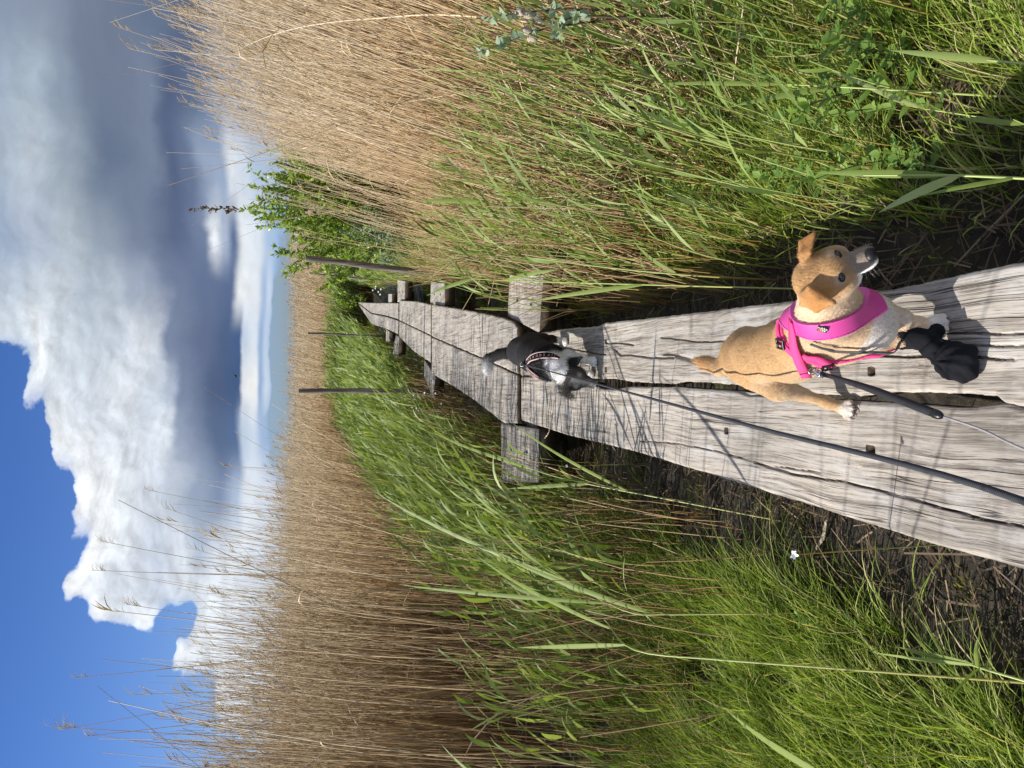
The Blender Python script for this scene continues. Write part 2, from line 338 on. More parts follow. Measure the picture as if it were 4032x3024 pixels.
# ------------------------------------------------------------------ smooth pseudo noise for geometry
_ph = rng.uniform(0, 6.28, (12, 3)); _fr = rng.normal(0, 1, (12, 2))
def wob(x, y, s=1.0):
    r = 0
    for k in range(12):
        f = s * (1 + k * .35); r = r + np.sin(_fr[k, 0] * f * x + _fr[k, 1] * f * y + _ph[k, 0]) / (1 + k * .5)
    return r / 4.5
def gz(x, y):
    """height of the marsh ground"""
    x = np.asarray(x, float); y = np.asarray(y, float)
    near = np.exp(-((x - np.interp(y, [0, 5, 9, 13, 20], [0, .05, .45, 1.0, 2.0])) / .55) ** 2)
    return 0.035 * wob(x, y, 3.0) + 0.03 * wob(x + 7, y - 3, 9.0) + .03 - 0.07 * near

def build_ground():
    def axis(a, b, n, ext):
        c = np.linspace(a, b, n); o = np.geomspace(.3, ext, 26)
        return np.concatenate([a - o[::-1], c, b + o])
    xs, ys = axis(-5, 5, 200, 600), axis(-1, 12, 240, 900)
    Xg, Yg = np.meshgrid(xs, ys); Zg = gz(Xg, Yg)
    far = np.clip((np.hypot(Xg, Yg - 5) - 12) / 10, 0, 1); Zg = Zg * (1 - far)
    n, mm = Xg.shape; i = (np.arange(n - 1)[:, None] * mm + np.arange(mm - 1)[None]).ravel()
    o = mesh_np('ground', np.stack([Xg, Yg, Zg], -1).reshape(-1, 3), np.stack([i, i + 1, i + mm + 1, i + mm], 1), M_mud, smooth=True)
    tag(o, 'dark wet peaty mud under the marsh plants', None, None, 'structure')
build_ground()

# ------------------------------------------------------------------ boardwalk
def line_w(pts):      # photo points (V, y of the turned picture) on the deck -> world x, y
    a = np.array([W(3024 - y, v)[:2] for v, y in pts]); return a[np.argsort(a[:, 1])]
def plank(name, parent, L, R, y0, y1, nx, dy, cracks=(), holes=(), knots=(), top=DECK, thick=.05, rough=.0022, seed=0, endskew=(0, 0)):
    L, R = np.asarray(L), np.asarray(R)
    ny = int((y1 - y0) / dy) + 1
    ys = np.linspace(y0, y1, ny); u = np.linspace(0, 1, nx)
    def ex(A, y):
        v = np.interp(y, A[:, 0] * 0 + A[:, 1], A[:, 0])
        s0 = (A[1, 0] - A[0, 0]) / (A[1, 1] - A[0, 1]); s1 = (A[-1, 0] - A[-2, 0]) / (A[-1, 1] - A[-2, 1])
        return np.where(y < A[0, 1], A[0, 0] + s0 * (y - A[0, 1]), np.where(y > A[-1, 1], A[-1, 0] + s1 * (y - A[-1, 1]), v))
    xl = ex(L, ys) + rough * wob(ys * 9 + seed, ys * 0 + seed, 4.0) + rough * .6 * wob(ys * 40 + seed, ys * 0, 3.0)
    xr = ex(R, ys) + rough * wob(ys * 9 + seed + 5, ys * 0 - seed, 4.0) + rough * .6 * wob(ys * 40 - seed, ys * 0, 3.0)
    Xp = xl[:, None] * (1 - u) + xr[:, None] * u; Yp = np.repeat(ys[:, None], nx, 1)
    e = np.minimum(u, 1 - u) * (xr - xl)[:, None]
    Zp = top + .0015 * wob(Xp * 3 + seed, Yp * .5, 3.0) - .006 * np.exp(-(e / .006) ** 2) + .0012 * wob(Xp * 30 + seed, Yp * 1.2, 2.0)
    for pts, wd, dp in cracks:
        q = np.asarray(pts); d = np.full(Xp.shape, 9.0)
        for a, b in zip(q[:-1], q[1:]):
            ab = b - a; t = np.clip(((Xp - a[0]) * ab[0] + (Yp - a[1]) * ab[1]) / (ab @ ab), 0, 1)
            jit = .0010 * np.sin(Yp * 14 + seed) + .0007 * np.sin(Yp * 47 + seed)
            d = np.minimum(d, np.hypot(Xp + jit - a[0] - t * ab[0], Yp - a[1] - t * ab[1]))
        Zp -= dp * .75 * np.exp(-(d / (wd * .72)) ** 2)
    for (hx, hy), rr, dp in holes:
        d = np.maximum(np.abs(Xp - hx), np.abs(Yp - hy)) + .003 * wob(Xp * 60, Yp * 60, 2)
        Zp -= dp * (d < rr)
    for (hx, hy), rr in knots:
        d = np.hypot((Xp - hx), (Yp - hy) * .7)
        Zp += .0015 * np.cos(d * 900) * np.exp(-(d / rr) ** 2) - .0035 * np.exp(-(d / (rr * .45)) ** 2)
    v = np.stack([Xp, Yp, Zp], -1).reshape(-1, 3)
    vb = np.stack([Xp, Yp, np.full(Xp.shape, top - thick)], -1).reshape(-1, 3)
    i = (np.arange(ny - 1)[:, None] * nx + np.arange(nx - 1)[None]).ravel(); N = ny * nx
    f = [np.stack([i, i + 1, i + nx + 1, i + nx], 1), np.stack([i + N, i + nx + N, i + nx + 1 + N, i + 1 + N], 1)]
    def wall(idx, flip):
        a, b = idx[:-1], idx[1:]; q = np.stack([a, b, b + N, a + N], 1); f.append(q[:, ::-1] if flip else q)
    r = np.arange(ny) * nx
    wall(r, False); wall(r + nx - 1, True); wall(np.arange(nx), True); wall(np.arange(nx) + (ny - 1) * nx, False)
    g = mesh_np(name, np.concatenate([v, vb]), f, M_wood, parent=parent)
    return g

C1, C2, C3, C4 = .6474, .4069, .6027, .9184
c1 = lambda x, y: (2600 + x * C1, 850 + y * C1)
c2 = lambda x, y: (1750 + x * C2, 1050 + y * C2)
c5 = lambda x, y: (1100 + x * C3, 900 + y * C3)
c7 = lambda x, y: (2400 + x * C4, 1500 + y * C4)
pt = lambda q: W(3024 - q[1], q[0])[:2]

S1 = thing('boardwalk_section', (-.05, 3.0, .30), 'nearest pair of weathered grey planks with peg holes, under both dogs', 'boardwalk')
Lo = line_w([c7(1777, 810), c7(1290, 670), c7(850, 530), c7(430, 400), c7(100, 300), c7(0, 275), (2230, 1712), (2100, 1670)])
Lc = line_w([(4032, 1608), c7(1690, 93), c1(1900, 1165), c1(1700, 1160), c1(1400, 1135), c7(1050, 84), c7(850, 78), c7(560, 44), c7(250, 26), (2650, 1524), (2480, 1522), (2421, 1534), (2360, 1530), (2335, 1506), (2250, 1495), (2150, 1487), (2059, 1483)])
Rc = line_w([(4032, 1603), c1(2090, 1146), c1(2040, 1098), c1(1900, 1082), c1(1700, 1070), c1(1400, 1076), c7(1050, 66), c7(850, 55), c1(500, 1030), c1(150, 1005), (2650, 1512), (2480, 1503), (2421, 1490), (2365, 1492), (2250, 1486), (2150, 1481), (2059, 1478)])
Ro = line_w([(4032, 1031), c1(1850, 350), c1(1500, 430), c1(1250, 480), c1(780, 520), (2600, 1248), c2(1540, 545), c2(1500, 575), c2(1180, 600), c2(930, 640), c2(780, 672), (2058, 1330)])
def crk(fn, pts, wd=.0035, dp=.02): return ([pt(fn(*p)) for p in pts], wd, dp)
y_end = W(1500, 2053)[1]
plank('plank', S1, Lo, Lc, .2, y_end, 100, .007, thick=.06, seed=1,
      cracks=[crk(c7, [(130, 258), (300, 268), (500, 312), (700, 366), (900, 392)], .003, .012), crk(c7, [(620, 350), (780, 400), (1000, 430), (1300, 510), (1600, 590), (1777, 626)], .0032, .016),
              crk(c7, [(480, 20), (600, 60), (700, 62)], .005, .01)],
      holes=[(pt(c7(500, 215)), .011, .05), (pt(c7(1120, 298)), .012, .05), (pt(c7(155, 245)), .009, .05)],
      knots=[(pt(c7(1060, 375)), .03), (pt(c7(860, 210)), .02), (pt(c7(25, 180)), .025), (pt(c2(835, 1245)), .025), (pt(c2(1660, 1520)), .025)])
plank('plank', S1, Rc, Ro, .2, y_end + .02, 100, .007, thick=.06, seed=9, rough=.004,
      cracks=[crk(c1, [(0, 740), (230, 765), (400, 765)], .003, .014), crk(c1, [(1195, 856), (1330, 850), (1500, 858), (1900, 862), (2150, 870)], .003, .014),
              crk(c1, [(1740, 716), (2212, 716)], .003, .012), crk(c1, [(1750, 795), (2000, 788), (2212, 790)], .003, .012), crk(c1, [(20, 838), (90, 850), (200, 882)], .010, .02),
              crk(c2, [(1200, 790), (1330, 815), (1480, 850), (1560, 848)], .004, .016), crk(c2, [(1560, 742), (1700, 740), (1830, 760)], .004, .014),
              crk(c2, [(1640, 800), (1700, 860), (1800, 856), (2000, 880), (2212, 885)], .005, .016)],
      holes=[(pt(c1(1285, 945)), .012, .05), (pt(c2(1562, 995)), .012, .045), (pt(c2(1562, 722)), .009, .03)],
      knots=[(pt(c1(225, 740)), .02), (pt(c1(1580, 900)), .035), (pt(c2(1660, 815)), .03)])

def section(loc, label, L, Mx, R, y0, y1, seed, top, nx=40, dy=.03, gap=.006):
    S = thing('boardwalk_section', loc, label, 'boardwalk')
    L, Mx, R = np.array(L), np.array(Mx), np.array(R); g = np.array([gap, 0])
    plank('plank', S, L, Mx - g, y0, y1, nx, dy, top=top, seed=seed, thick=.05, rough=.006)
    plank('plank', S, Mx + g, R, y0, y1, nx, dy, top=top, seed=seed + 3, thick=.05, rough=.006)
    return S
section((.3, 7, .3), 'second pair of planks beyond the dogs, its end grain facing the nearest pair',
        line_w([(2040, 1667), c5(1480, 1270), c5(1300, 1130), c5(1150, 1030), c5(1000, 945)]), line_w([c5(1590, 962), c5(1300, 832), c5(1003, 706)]),
        line_w([c5(1585, 668), c5(1540, 610), c5(1480, 585), c5(1350, 555), c5(1200, 528), c5(1030, 500)]), y_end + .035, W(1700, 1707)[1], 21, DECK + .02, dy=.02, nx=60)
section((.75, 10.3, .3), 'third pair of planks, between the two farthest wide crossbeams',
        line_w([c5(985, 870), c5(880, 800), c5(785, 705)]), line_w([c5(1000, 702), c5(785, 600)]), line_w([c5(1010, 500), c5(900, 475), c5(790, 470)]),
        W(1700, 1700)[1], W(1800, 1575)[1], 31, DECK + .01, dy=.04)
section((1.4, 15, .3), 'farthest pair of planks, narrowing away into the reeds',
        line_w([c5(775, 690), c5(700, 655), c5(600, 622), c5(558, 560), c5(520, 500)]), line_w([c5(780, 598), c5(700, 572), c5(600, 553), c5(520, 492)]), line_w([c5(785, 486), c5(620, 486), c5(560, 484), c5(516, 480)]),
        W(1800, 1569)[1], W(1800, 1412)[1], 41, DECK, dy=.05, gap=.012)

M_nail = simple('rusty_nail', (.05, .03, .02), .7, .3)
def beam(p_in_far, p_in_near, p_out_far, p_out_near, label, dz=-.02, thick=.11, nails=True):
    q = [W(3024 - y, v, dz) for v, y in (p_in_far, p_in_near, p_out_far, p_out_near)]
    c = np.mean(q, 0); root = thing('crossbeam', (c[0], c[1], c[2] - thick), label, 'crossbeam', 'crossbeams sticking out under the boardwalk')
    g = Geo(); n = 14
    a = np.linspace(0, 1, n)[:, None]
    top_f = q[0] * (1 - a) + q[2] * a; top_n = q[1] * (1 - a) + q[3] * a
    rows = []
    for t in np.linspace(0, 1, 9): rows.append(top_f * (1 - t) + top_n * t)
    V_ = np.array(rows); V_[..., 2] += .003 * wob(V_[..., 0] * 8, V_[..., 1] * 8, 3)
    k = 9 * n; top = V_.reshape(-1, 3); bot = top.copy(); bot[:, 2] = c[2] - thick
    i = (np.arange(8)[:, None] * n + np.arange(n - 1)[None]).ravel()
    f = [np.stack([i, i + 1, i + n + 1, i + n], 1), np.stack([i + k, i + n + k, i + n + 1 + k, i + 1 + k], 1)]
    for idx in (np.arange(n), np.arange(n) + 8 * n, np.arange(9) * n, np.arange(9) * n + n - 1):
        f.append(np.stack([idx[:-1], idx[1:], idx[1:] + k, idx[:-1] + k], 1))
    o = mesh_np('beam', np.concatenate([top, bot]), f, M_wood, parent=root)
    if nails:
        for t in (.3, .72):
            p = (q[0] * (1 - t) + q[1] * t) * .55 + (q[2] * (1 - t) + q[3] * t) * .45
            gn = Geo(); aa = np.arange(8) * np.pi / 4
            ring = np.stack([np.cos(aa) * .011, np.sin(aa) * .018, 0 * aa + .0045], 1) + p; r2 = ring - [0, 0, .01]
            gn.add(np.concatenate([ring, r2, [p + [0, 0, .006]]]), [[j, (j + 1) % 8, 8 + (j + 1) % 8, 8 + j] for j in range(8)], [[j, (j + 1) % 8, 16] for j in range(8)])
            gn.build('nail', M_nail, root)
    return root
beam(c2(612, 478), c2(920, 640), c2(632, 88), c2(956, 80), 'wide pale crossbeam end to the right of the black and white dog')
beam((1972, 1664), (2122, 1690), (1976, 1900), (2120, 1900), 'wide crossbeam end left of the boardwalk, half hidden by green reed leaves')
beam(c5(985, 498), c5(1080, 505), c5(990, 340), c5(1082, 345), 'crossbeam end beside the foot of the thick leaning post')
beam(c5(948, 858), c5(1020, 968), c5(945, 962), c5(1003, 1112), 'tapering crossbeam end left of the second joint, near the thick upright post')
beam(c5(772, 480), c5(820, 470), c5(772, 338), c5(822, 345), 'small crossbeam end on the right at the third joint')
beam(c5(758, 698), c5(782, 706), c5(742, 822), c5(778, 826), 'small crossbeam end on the left at the third joint')
beam(c5(712, 486), c5(735, 486), c5(712, 428), c5(735, 428), 'tiny farthest crossbeam end on the right side', nails=False)
beam(c5(697, 655), c5(720, 675), c5(696, 738), c5(718, 740), 'tiny farthest crossbeam end on the left side', nails=False)
# sleepers in the shade that carry the joints
for k, (U, V, hx, hy) in enumerate(((1512, 2058, .32, .12), (1690, 1700, .40, .16), (1780, 1572, .36, .14))):
    p = W(U, V); g = Geo(); box_geo(g, (p[0], p[1], DECK - .135), (hx, hy, .07))
    tag(g.build('sleeper', M_wood), ['dark sleeper log under the joint behind the nearest planks', 'dark sleeper log under the second plank joint', 'dark sleeper log under the third plank joint'][k], 'sleeper', 'sleepers under the boardwalk joints')

def post(U0, V0, U1, V1, dist, rad, label, group):
    """top photo point, foot photo point, distance"""
    t = ray(U0, V0); top = np.array([0, 0, HCAM]) + t * dist / t[1]
    t = ray(U1, V1); b = np.array([0, 0, HCAM]) + t * dist / t[1]
    d = (top - b) / (top[2] - b[2]); foot = b - d * (b[2] + .15)
    root = thing('post', (foot[0], foot[1], 0), label, 'post', group)
    g = Geo(); k = 14; a = np.linspace(0, 1, k)[:, None]; P = foot * (1 - a) + top * a
    P[:, 0] += .006 * np.sin(np.linspace(0, 7, k) + U0)
    R = np.linspace(rad * 1.1, rad * .92, k) * (1 + .05 * np.sin(np.linspace(0, 23, k)))
    g.tube(P[None], R[None], np.array([.5]), 10)
    ring = np.arange(10) + (k - 1) * 10
    c_ = P[-1] + [0, 0, .004]
    o = g.build('shaft', M_post, root, True)
    g2 = Geo(); aa = np.arange(10) * 2 * np.pi / 10
    e = np.stack([np.cos(aa) * R[-1], np.sin(aa) * R[-1], 0 * aa], 1) + P[-1]
    g2.add(np.concatenate([e, [c_]]), None, [[j, (j + 1) % 10, 10] for j in range(10)]); g2.build('sawn_top', M_post, root)
post(2006, 1204, 1950, 1700, 9.15, .037, 'thick old post leaning beside the green bush, right of the boardwalk', 'marker posts')
post(1486, 1176, 1482, 1600, 9.3, .030, 'thick upright weathered post left of the boardwalk', 'marker posts')
post(1948, 1217, 1932, 1380, 15, .016, 'thin far post, taller of the close pair right of the walk end', 'marker posts')
post(1958, 1266, 1938, 1385, 16, .018, 'thin far post, shorter of the close pair right of the walk end', 'marker posts')
post(1711, 1213, 1706, 1365, 15, .020, 'single thin dark stake before the distant brown reeds', 'marker posts')

# ------------------------------------------------------------------ dogs: smooth union of tapered limbs, meshed as one surface
class Body:
    def __init__(s, lo, hi, h):
        s.lo = np.array(lo, float); s.h = h; s.n = (np.ceil((np.array(hi) - s.lo) / h)).astype(int) + 1
        s.d = np.full(tuple(s.n), .05, np.float32)
    def _put(s, lo, hi, fn, k):
        m = .03
        a = np.clip(np.floor((np.minimum(lo, hi) - m - s.lo) / s.h).astype(int), 0, s.n - 1); b = np.clip(np.ceil((np.maximum(lo, hi) + m - s.lo) / s.h).astype(int) + 1, 1, s.n)
        ax = [s.lo[i] + s.h * np.arange(a[i], b[i]) for i in range(3)]
        P = np.stack(np.meshgrid(*ax, indexing='ij'), -1)
        nd = fn(P).astype(np.float32); sl_ = tuple(slice(a[i], b[i]) for i in range(3)); od = s.d[sl_]
        hh = np.clip(.5 + .5 * (od - nd) / k, 0, 1); s.d[sl_] = od * (1 - hh) + nd * hh - k * hh * (1 - hh)
    def cap(s, a, b, ra, rb, k=.014):
        a, b = np.array(a, float), np.array(b, float); ab = b - a; L = max(ab @ ab, 1e-12); R = max(ra, rb)
        def fn(P):
            t = np.clip(((P - a) @ ab) / L, 0, 1)
            return np.linalg.norm(P - a - t[..., None] * ab, axis=-1) - (ra + (rb - ra) * t)
        s._put(np.minimum(a, b) - R, np.maximum(a, b) + R, fn, k)
    def chain(s, pts, k=.014):
        for p, q in zip(pts[:-1], pts[1:]): s.cap(p[0], q[0], p[1], q[1], k)
    def ell(s, c, r, k=.012, M=None):
        c, r = np.array(c, float), np.array(r, float); M = np.eye(3) if M is None else M
        def fn(P):
            q = (P - c) @ M; k0 = np.linalg.norm(q / r, axis=-1); k1 = np.linalg.norm(q / (r * r), axis=-1)
            return k0 * (k0 - 1) / np.maximum(k1, 1e-6)
        s._put(c - r.max(), c + r.max(), fn, k)
    def tri(s, a, b, c, th, k=.006):
        a, b, c = (np.array(q, float) for q in (a, b, c)); n = np.cross(b - a, c - a); n /= np.linalg.norm(n)
        def fn(P):
            def seg(p, q):
                pq = q - p; t = np.clip(((P - p) @ pq) / (pq @ pq), 0, 1); return np.linalg.norm(P - p - t[..., None] * pq, axis=-1)
            e = np.minimum(np.minimum(seg(a, b), seg(b, c)), seg(c, a))
            ins = ((P - a) @ np.cross(n, b - a) > 0) & ((P - b) @ np.cross(n, c - b) > 0) & ((P - c) @ np.cross(n, a - c) > 0)
            return np.where(ins, np.abs((P - a) @ n), e) - th
        s._put(np.minimum(np.minimum(a, b), c) - th, np.maximum(np.maximum(a, b), c) + th, fn, k)
    def surf(s, d=None):
        d = s.d if d is None else d; h = s.h; n = d.shape; neg = d < 0
        cs = np.zeros((n[0] - 1, n[1] - 1, n[2] - 1), np.int8); acc = np.zeros(cs.shape + (3,), np.float32); cnt = np.zeros(cs.shape, np.float32)
        sl = lambda o: tuple(slice(o[i], n[i] - 1 + o[i]) for i in range(3))
        cor = [(i, j, k) for i in (0, 1) for j in (0, 1) for k in (0, 1)]
        for o in cor: cs += neg[sl(o)]
        act = (cs > 0) & (cs < 8)
        for a in cor:
            for ax in range(3):
                if a[ax]: continue
                b = list(a); b[ax] = 1
                da, db = d[sl(a)], d[sl(b)]; x = (da < 0) != (db < 0)
                t = np.where(x, da / np.where(x, da - db, 1), 0)
                for i in range(3): acc[..., i] += np.where(x, a[i] + (t if i == ax else 0), 0)
                cnt += x
        idx = np.full(cs.shape, -1, np.int64); idx[act] = np.arange(act.sum())
        ijk = np.argwhere(act); v = s.lo + h * (ijk + acc[act] / cnt[act][:, None])
        fs = []
        for ax in range(3):
            u_, w_ = [(1, 2), (2, 0), (0, 1)][ax]
            A = neg[tuple(slice(0, n[i] - 1) if i == ax else slice(1, n[i] - 1) for i in range(3))]
            Bn = neg[tuple(slice(1, n[i]) if i == ax else slice(1, n[i] - 1) for i in range(3))]
            e = np.argwhere(A != Bn); fl = A[tuple(e.T)]
            e = e + np.array([0 if i == ax else 1 for i in range(3)])
            def g(du, dw):
                q = e.copy(); q[:, u_] -= du; q[:, w_] -= dw; return idx[tuple(q.T)]
            q = np.stack([g(1, 1), g(0, 1), g(0, 0), g(1, 0)], 1); q[~fl] = q[~fl][:, ::-1]; fs.append(q)
        return v, np.concatenate(fs)
def relax(v, f, it=2, lam=.5):
    e = np.concatenate([f[:, [0, 1]], f[:, [1, 2]], f[:, [2, 3]], f[:, [3, 0]]]); n = len(v)
    for _ in range(it):
        for l in (lam, -lam * .9):
            s = np.zeros_like(v); c = np.zeros(n); np.add.at(s, e[:, 0], v[e[:, 1]]); np.add.at(s, e[:, 1], v[e[:, 0]])
            np.add.at(c, e[:, 0], 1); np.add.at(c, e[:, 1], 1); v = v + l * (s / np.maximum(c, 1)[:, None] - v)
    return v
def vnormals(v, f):
    n = np.cross(v[f[:, 2]] - v[f[:, 0]], v[f[:, 3]] - v[f[:, 1]]); r = np.zeros_like(v)
    for i in range(4): np.add.at(r, f[:, i], n)
    return nrm(r)
def fur_mat(name, rough=.75):
    m, T = new_mat(name)
    c = T.n('ShaderNodeAttribute', attribute_name='fur').outputs['Color']
    n = T.n('ShaderNodeTexNoise', {'Vector': T.n('ShaderNodeTexCoord').outputs['Object'], 'Scale': 160.0, 'Detail': 4.0}).outputs[0]
    c2_ = T.mix(1.0, c, T.ramp(n, [(.3, (.92, .91, .89)), (.7, (1.06, 1.06, 1.07))]).outputs[0], 'MULTIPLY')
    b = T.n('ShaderNodeBsdfPrincipled', {'Base Color': c2_, 'Roughness': rough, 'Specular IOR Level': .2, 'Sheen Weight': .04,
        'Normal': T.n('ShaderNodeBump', {'Strength': .12, 'Distance': .001, 'Height': n}).outputs[0]})
    T.t.links.new(b.outputs[0], T.n('ShaderNodeOutputMaterial').inputs[0]); return m
M_fur = fur_mat('dog_fur')
def fur(name, v, f, nv, colr, N, flow, length, width, parent, lift=.24, keep=None):
    a = np.linalg.norm(np.cross(v[f[:, 2]] - v[f[:, 0]], v[f[:, 3]] - v[f[:, 1]]), axis=1)
    k = rng.choice(len(f), N, p=a / a.sum()); u = rng.random((N, 2)); q = f[k]
    w = np.stack([(1 - u[:, 0]) * (1 - u[:, 1]), u[:, 0] * (1 - u[:, 1]), u[:, 0] * u[:, 1], (1 - u[:, 0]) * u[:, 1]], 1)[..., None]
    P = (v[q] * w).sum(1); n = nrm((nv[q] * w).sum(1)); c = (colr[q] * w).sum(1)
    L = (length(P) if callable(length) else length) * rng.uniform(.6, 1.3, N)
    ok = L > 1e-4 if keep is None else (L > 1e-4) & keep(P)
    P, n, c, L = P[ok], n[ok], c[ok], L[ok]; N = len(P)
    fl = flow(P); fl = fl + rng.normal(0, .28, (N, 3)); fl = nrm(fl - (fl * n).sum(1)[:, None] * n)
    d = nrm(fl + n * (lift + rng.normal(0, .1, (N, 1)))); sd = nrm(np.cross(d, n))
    d2 = nrm(d + fl * .5)
    p1 = P + d * (L * .5)[:, None]; p2 = p1 + d2 * (L * .5)[:, None]; wd = (width * rng.uniform(.7, 1.3, N))[:, None]
    vv = np.stack([P - sd * wd, P + sd * wd, p1 + sd * wd * .7, p1 - sd * wd * .7, p2], 1).reshape(-1, 3)
    i = np.arange(N) * 5; cc = np.clip(c * rng.uniform(.76, 1.2, (N, 1)), 0, 1)
    return mesh_np(name, vv, [np.stack([i, i + 1, i + 2, i + 3], 1), np.stack([i + 3, i + 2, i + 4], 1)], M_fur, {'fur': np.repeat(cc, 5, 0)}, parent=parent)
def sstep(x, a, b):
    t = np.clip((x - a) / (b - a), 0, 1); return t * t * (3 - 2 * t)
def sphere_geo(c, r, M=None, n=14):
    a, b = np.meshgrid(np.linspace(0, np.pi, n), np.linspace(0, 2 * np.pi, 2 * n, endpoint=False), indexing='ij')
    q = np.stack([np.sin(a) * np.cos(b), np.sin(a) * np.sin(b), np.cos(a)], -1).reshape(-1, 3) * np.array(r)
    if M is not None: q = q @ np.array(M).T
    m = 2 * n; f = [[i * m + j, i * m + (j + 1) % m, (i + 1) * m + (j + 1) % m, (i + 1) * m + j] for i in range(n - 1) for j in range(m)]
    return q + np.array(c), np.array(f)
def add_sphere(name, c, r, mat, parent, M=None, n=14):
    v, f = sphere_geo(c, r, M, n); return mesh_np(name, v, f, mat, parent=parent, smooth=True)
def frame(f, upref=(0, 0, 1)):
    f = np.array(f, float); f /= np.linalg.norm(f); u = np.array(upref, float); u -= (u @ f) * f; u /= np.linalg.norm(u)
    return f, u, np.cross(u, f)          # forward, up, left
def tube_obj(name, pts, r, mat, parent, sides=8, sub=4):
    P = catmull(np.array(pts, float), sub); g = Geo(); R = np.interp(np.linspace(0, 1, len(P)), np.linspace(0, 1, len(np.atleast_1d(r))), np.atleast_1d(r)) if np.ndim(r) else np.full(len(P), r)
    g.tube(P[None], R[None], np.array([.5]), sides); return g.build(name, mat, parent, True)
def catmull(P, sub):
    if len(P) < 3: return np.linspace(P[0], P[-1], sub + 1)
    Q = np.concatenate([[2 * P[0] - P[1]], P, [2 * P[-1] - P[-2]]]); out = []
    for i in range(1, len(Q) - 2):
        for t in np.arange(sub) / sub:
            a, b, c, d = Q[i - 1], Q[i], Q[i + 1], Q[i + 2]
            out.append(.5 * ((2 * b) + (c - a) * t + (2 * a - 5 * b + 4 * c - d) * t * t + (3 * b - a - 3 * c + d) * t ** 3))
    out.append(P[-1]); return np.array(out)
def strap(name, pts, nrmls, width, mat, parent, th=.002, sub=5):
    """flat webbing with thickness along pts, facing nrmls"""
    P = catmull(np.array(pts, float), sub); Nn = nrm(catmull(np.array(nrmls, float), sub)); d = nrm(np.gradient(P, axis=0)); s_ = nrm(np.cross(d, Nn)); Nn = np.cross(s_, d)
    w = np.interp(np.linspace(0, 1, len(P)), np.linspace(0, 1, len(np.atleast_1d(width))), np.atleast_1d(width))[:, None] / 2
    ring = np.stack([P - s_ * w, P + s_ * w, P + s_ * w + Nn * th, P - s_ * w + Nn * th], 1); K = len(P)
    f = [[i * 4 + j, i * 4 + (j + 1) % 4, i * 4 + 4 + (j + 1) % 4, i * 4 + 4 + j] for i in range(K - 1) for j in range(4)] + [[0, 1, 2, 3], [K * 4 - 4, K * 4 - 3, K * 4 - 2, K * 4 - 1]]
    t = np.repeat(np.concatenate([[0], np.cumsum(np.linalg.norm(np.diff(P, axis=0), axis=1))]), 4)
    return mesh_np(name, ring.reshape(-1, 3), np.array(f), mat, {'tt': t}, parent=parent)
def webbing(name, col, dark, per=500.0):
    m, T = new_mat(name)
    t = T.n('ShaderNodeAttribute', attribute_name='tt').outputs['Fac']
    s_ = T.m('ADD', T.m('MULTIPLY', T.m('SINE', T.m('MULTIPLY', t, per * 6.28)), .5), .5)
    c = T.mix(s_, dark, col)
    b = T.n('ShaderNodeBsdfPrincipled', {'Base Color': c, 'Roughness': .75, 'Specular IOR Level': .15}); T.t.links.new(b.outputs[0], T.n('ShaderNodeOutputMaterial').inputs[0]); return m
M_pink = webbing('pink_webbing', (.86, .10, .30), (.70, .05, .18)); M_pad = simple('magenta_pad', (.62, .06, .30), .55, bump=.3, bscale=900)
M_pipe = simple('magenta_piping', (.75, .10, .42), .5); M_black = simple('black_cloth', (.010, .0105, .013), .9, bump=.6, bscale=90, spec=.15); M_plast = simple('black_plastic', (.012, .012, .013), .35)
M_strapg = simple('grey_strap', (.06, .062, .07), .6); M_metal = simple('chrome', (.72, .74, .78), .18, 1.0); M_cord = simple('grey_cord', (.30, .28, .28), .7)
M_leash = webbing('charcoal_webbing', (.045, .047, .052), (.016, .017, .02), 260)
M_leash2 = webbing('slate_webbing', (.065, .068, .074), (.03, .032, .036), 260)
M_eye = simple('dog_eye', (.012, .007, .004), .06, spec=.9); M_nose = simple('dog_nose', (.014, .013, .014), .38, bump=.3, bscale=500, spec=.35)
M_lid = simple('eye_rim', (.02, .014, .012), .5); M_claw = simple('claw', (.10, .06, .045), .4)

def toes(b, c, f, r, wide=.011):
    """four toes fanned round the front of a paw"""
    l = np.array([-f[1], f[0], 0.0])
    for k, (s_, e) in enumerate(((-1.5, .70), (-.5, 1), (.5, 1), (1.5, .70))):
        b.cap(c + l * s_ * wide * .9 + f * .004, c + l * s_ * wide * 1.05 + f * r * 1.35 * e - [0, 0, r * .12], r * .48, r * .40, .003)

def project_uv(bvh, U, V):
    d = Vector(ray(U, V)).normalized(); h = bvh.ray_cast(Vector((0, 0, HCAM)), d)
    return (np.array(h[0]), np.array(h[1])) if h[0] else (None, None)

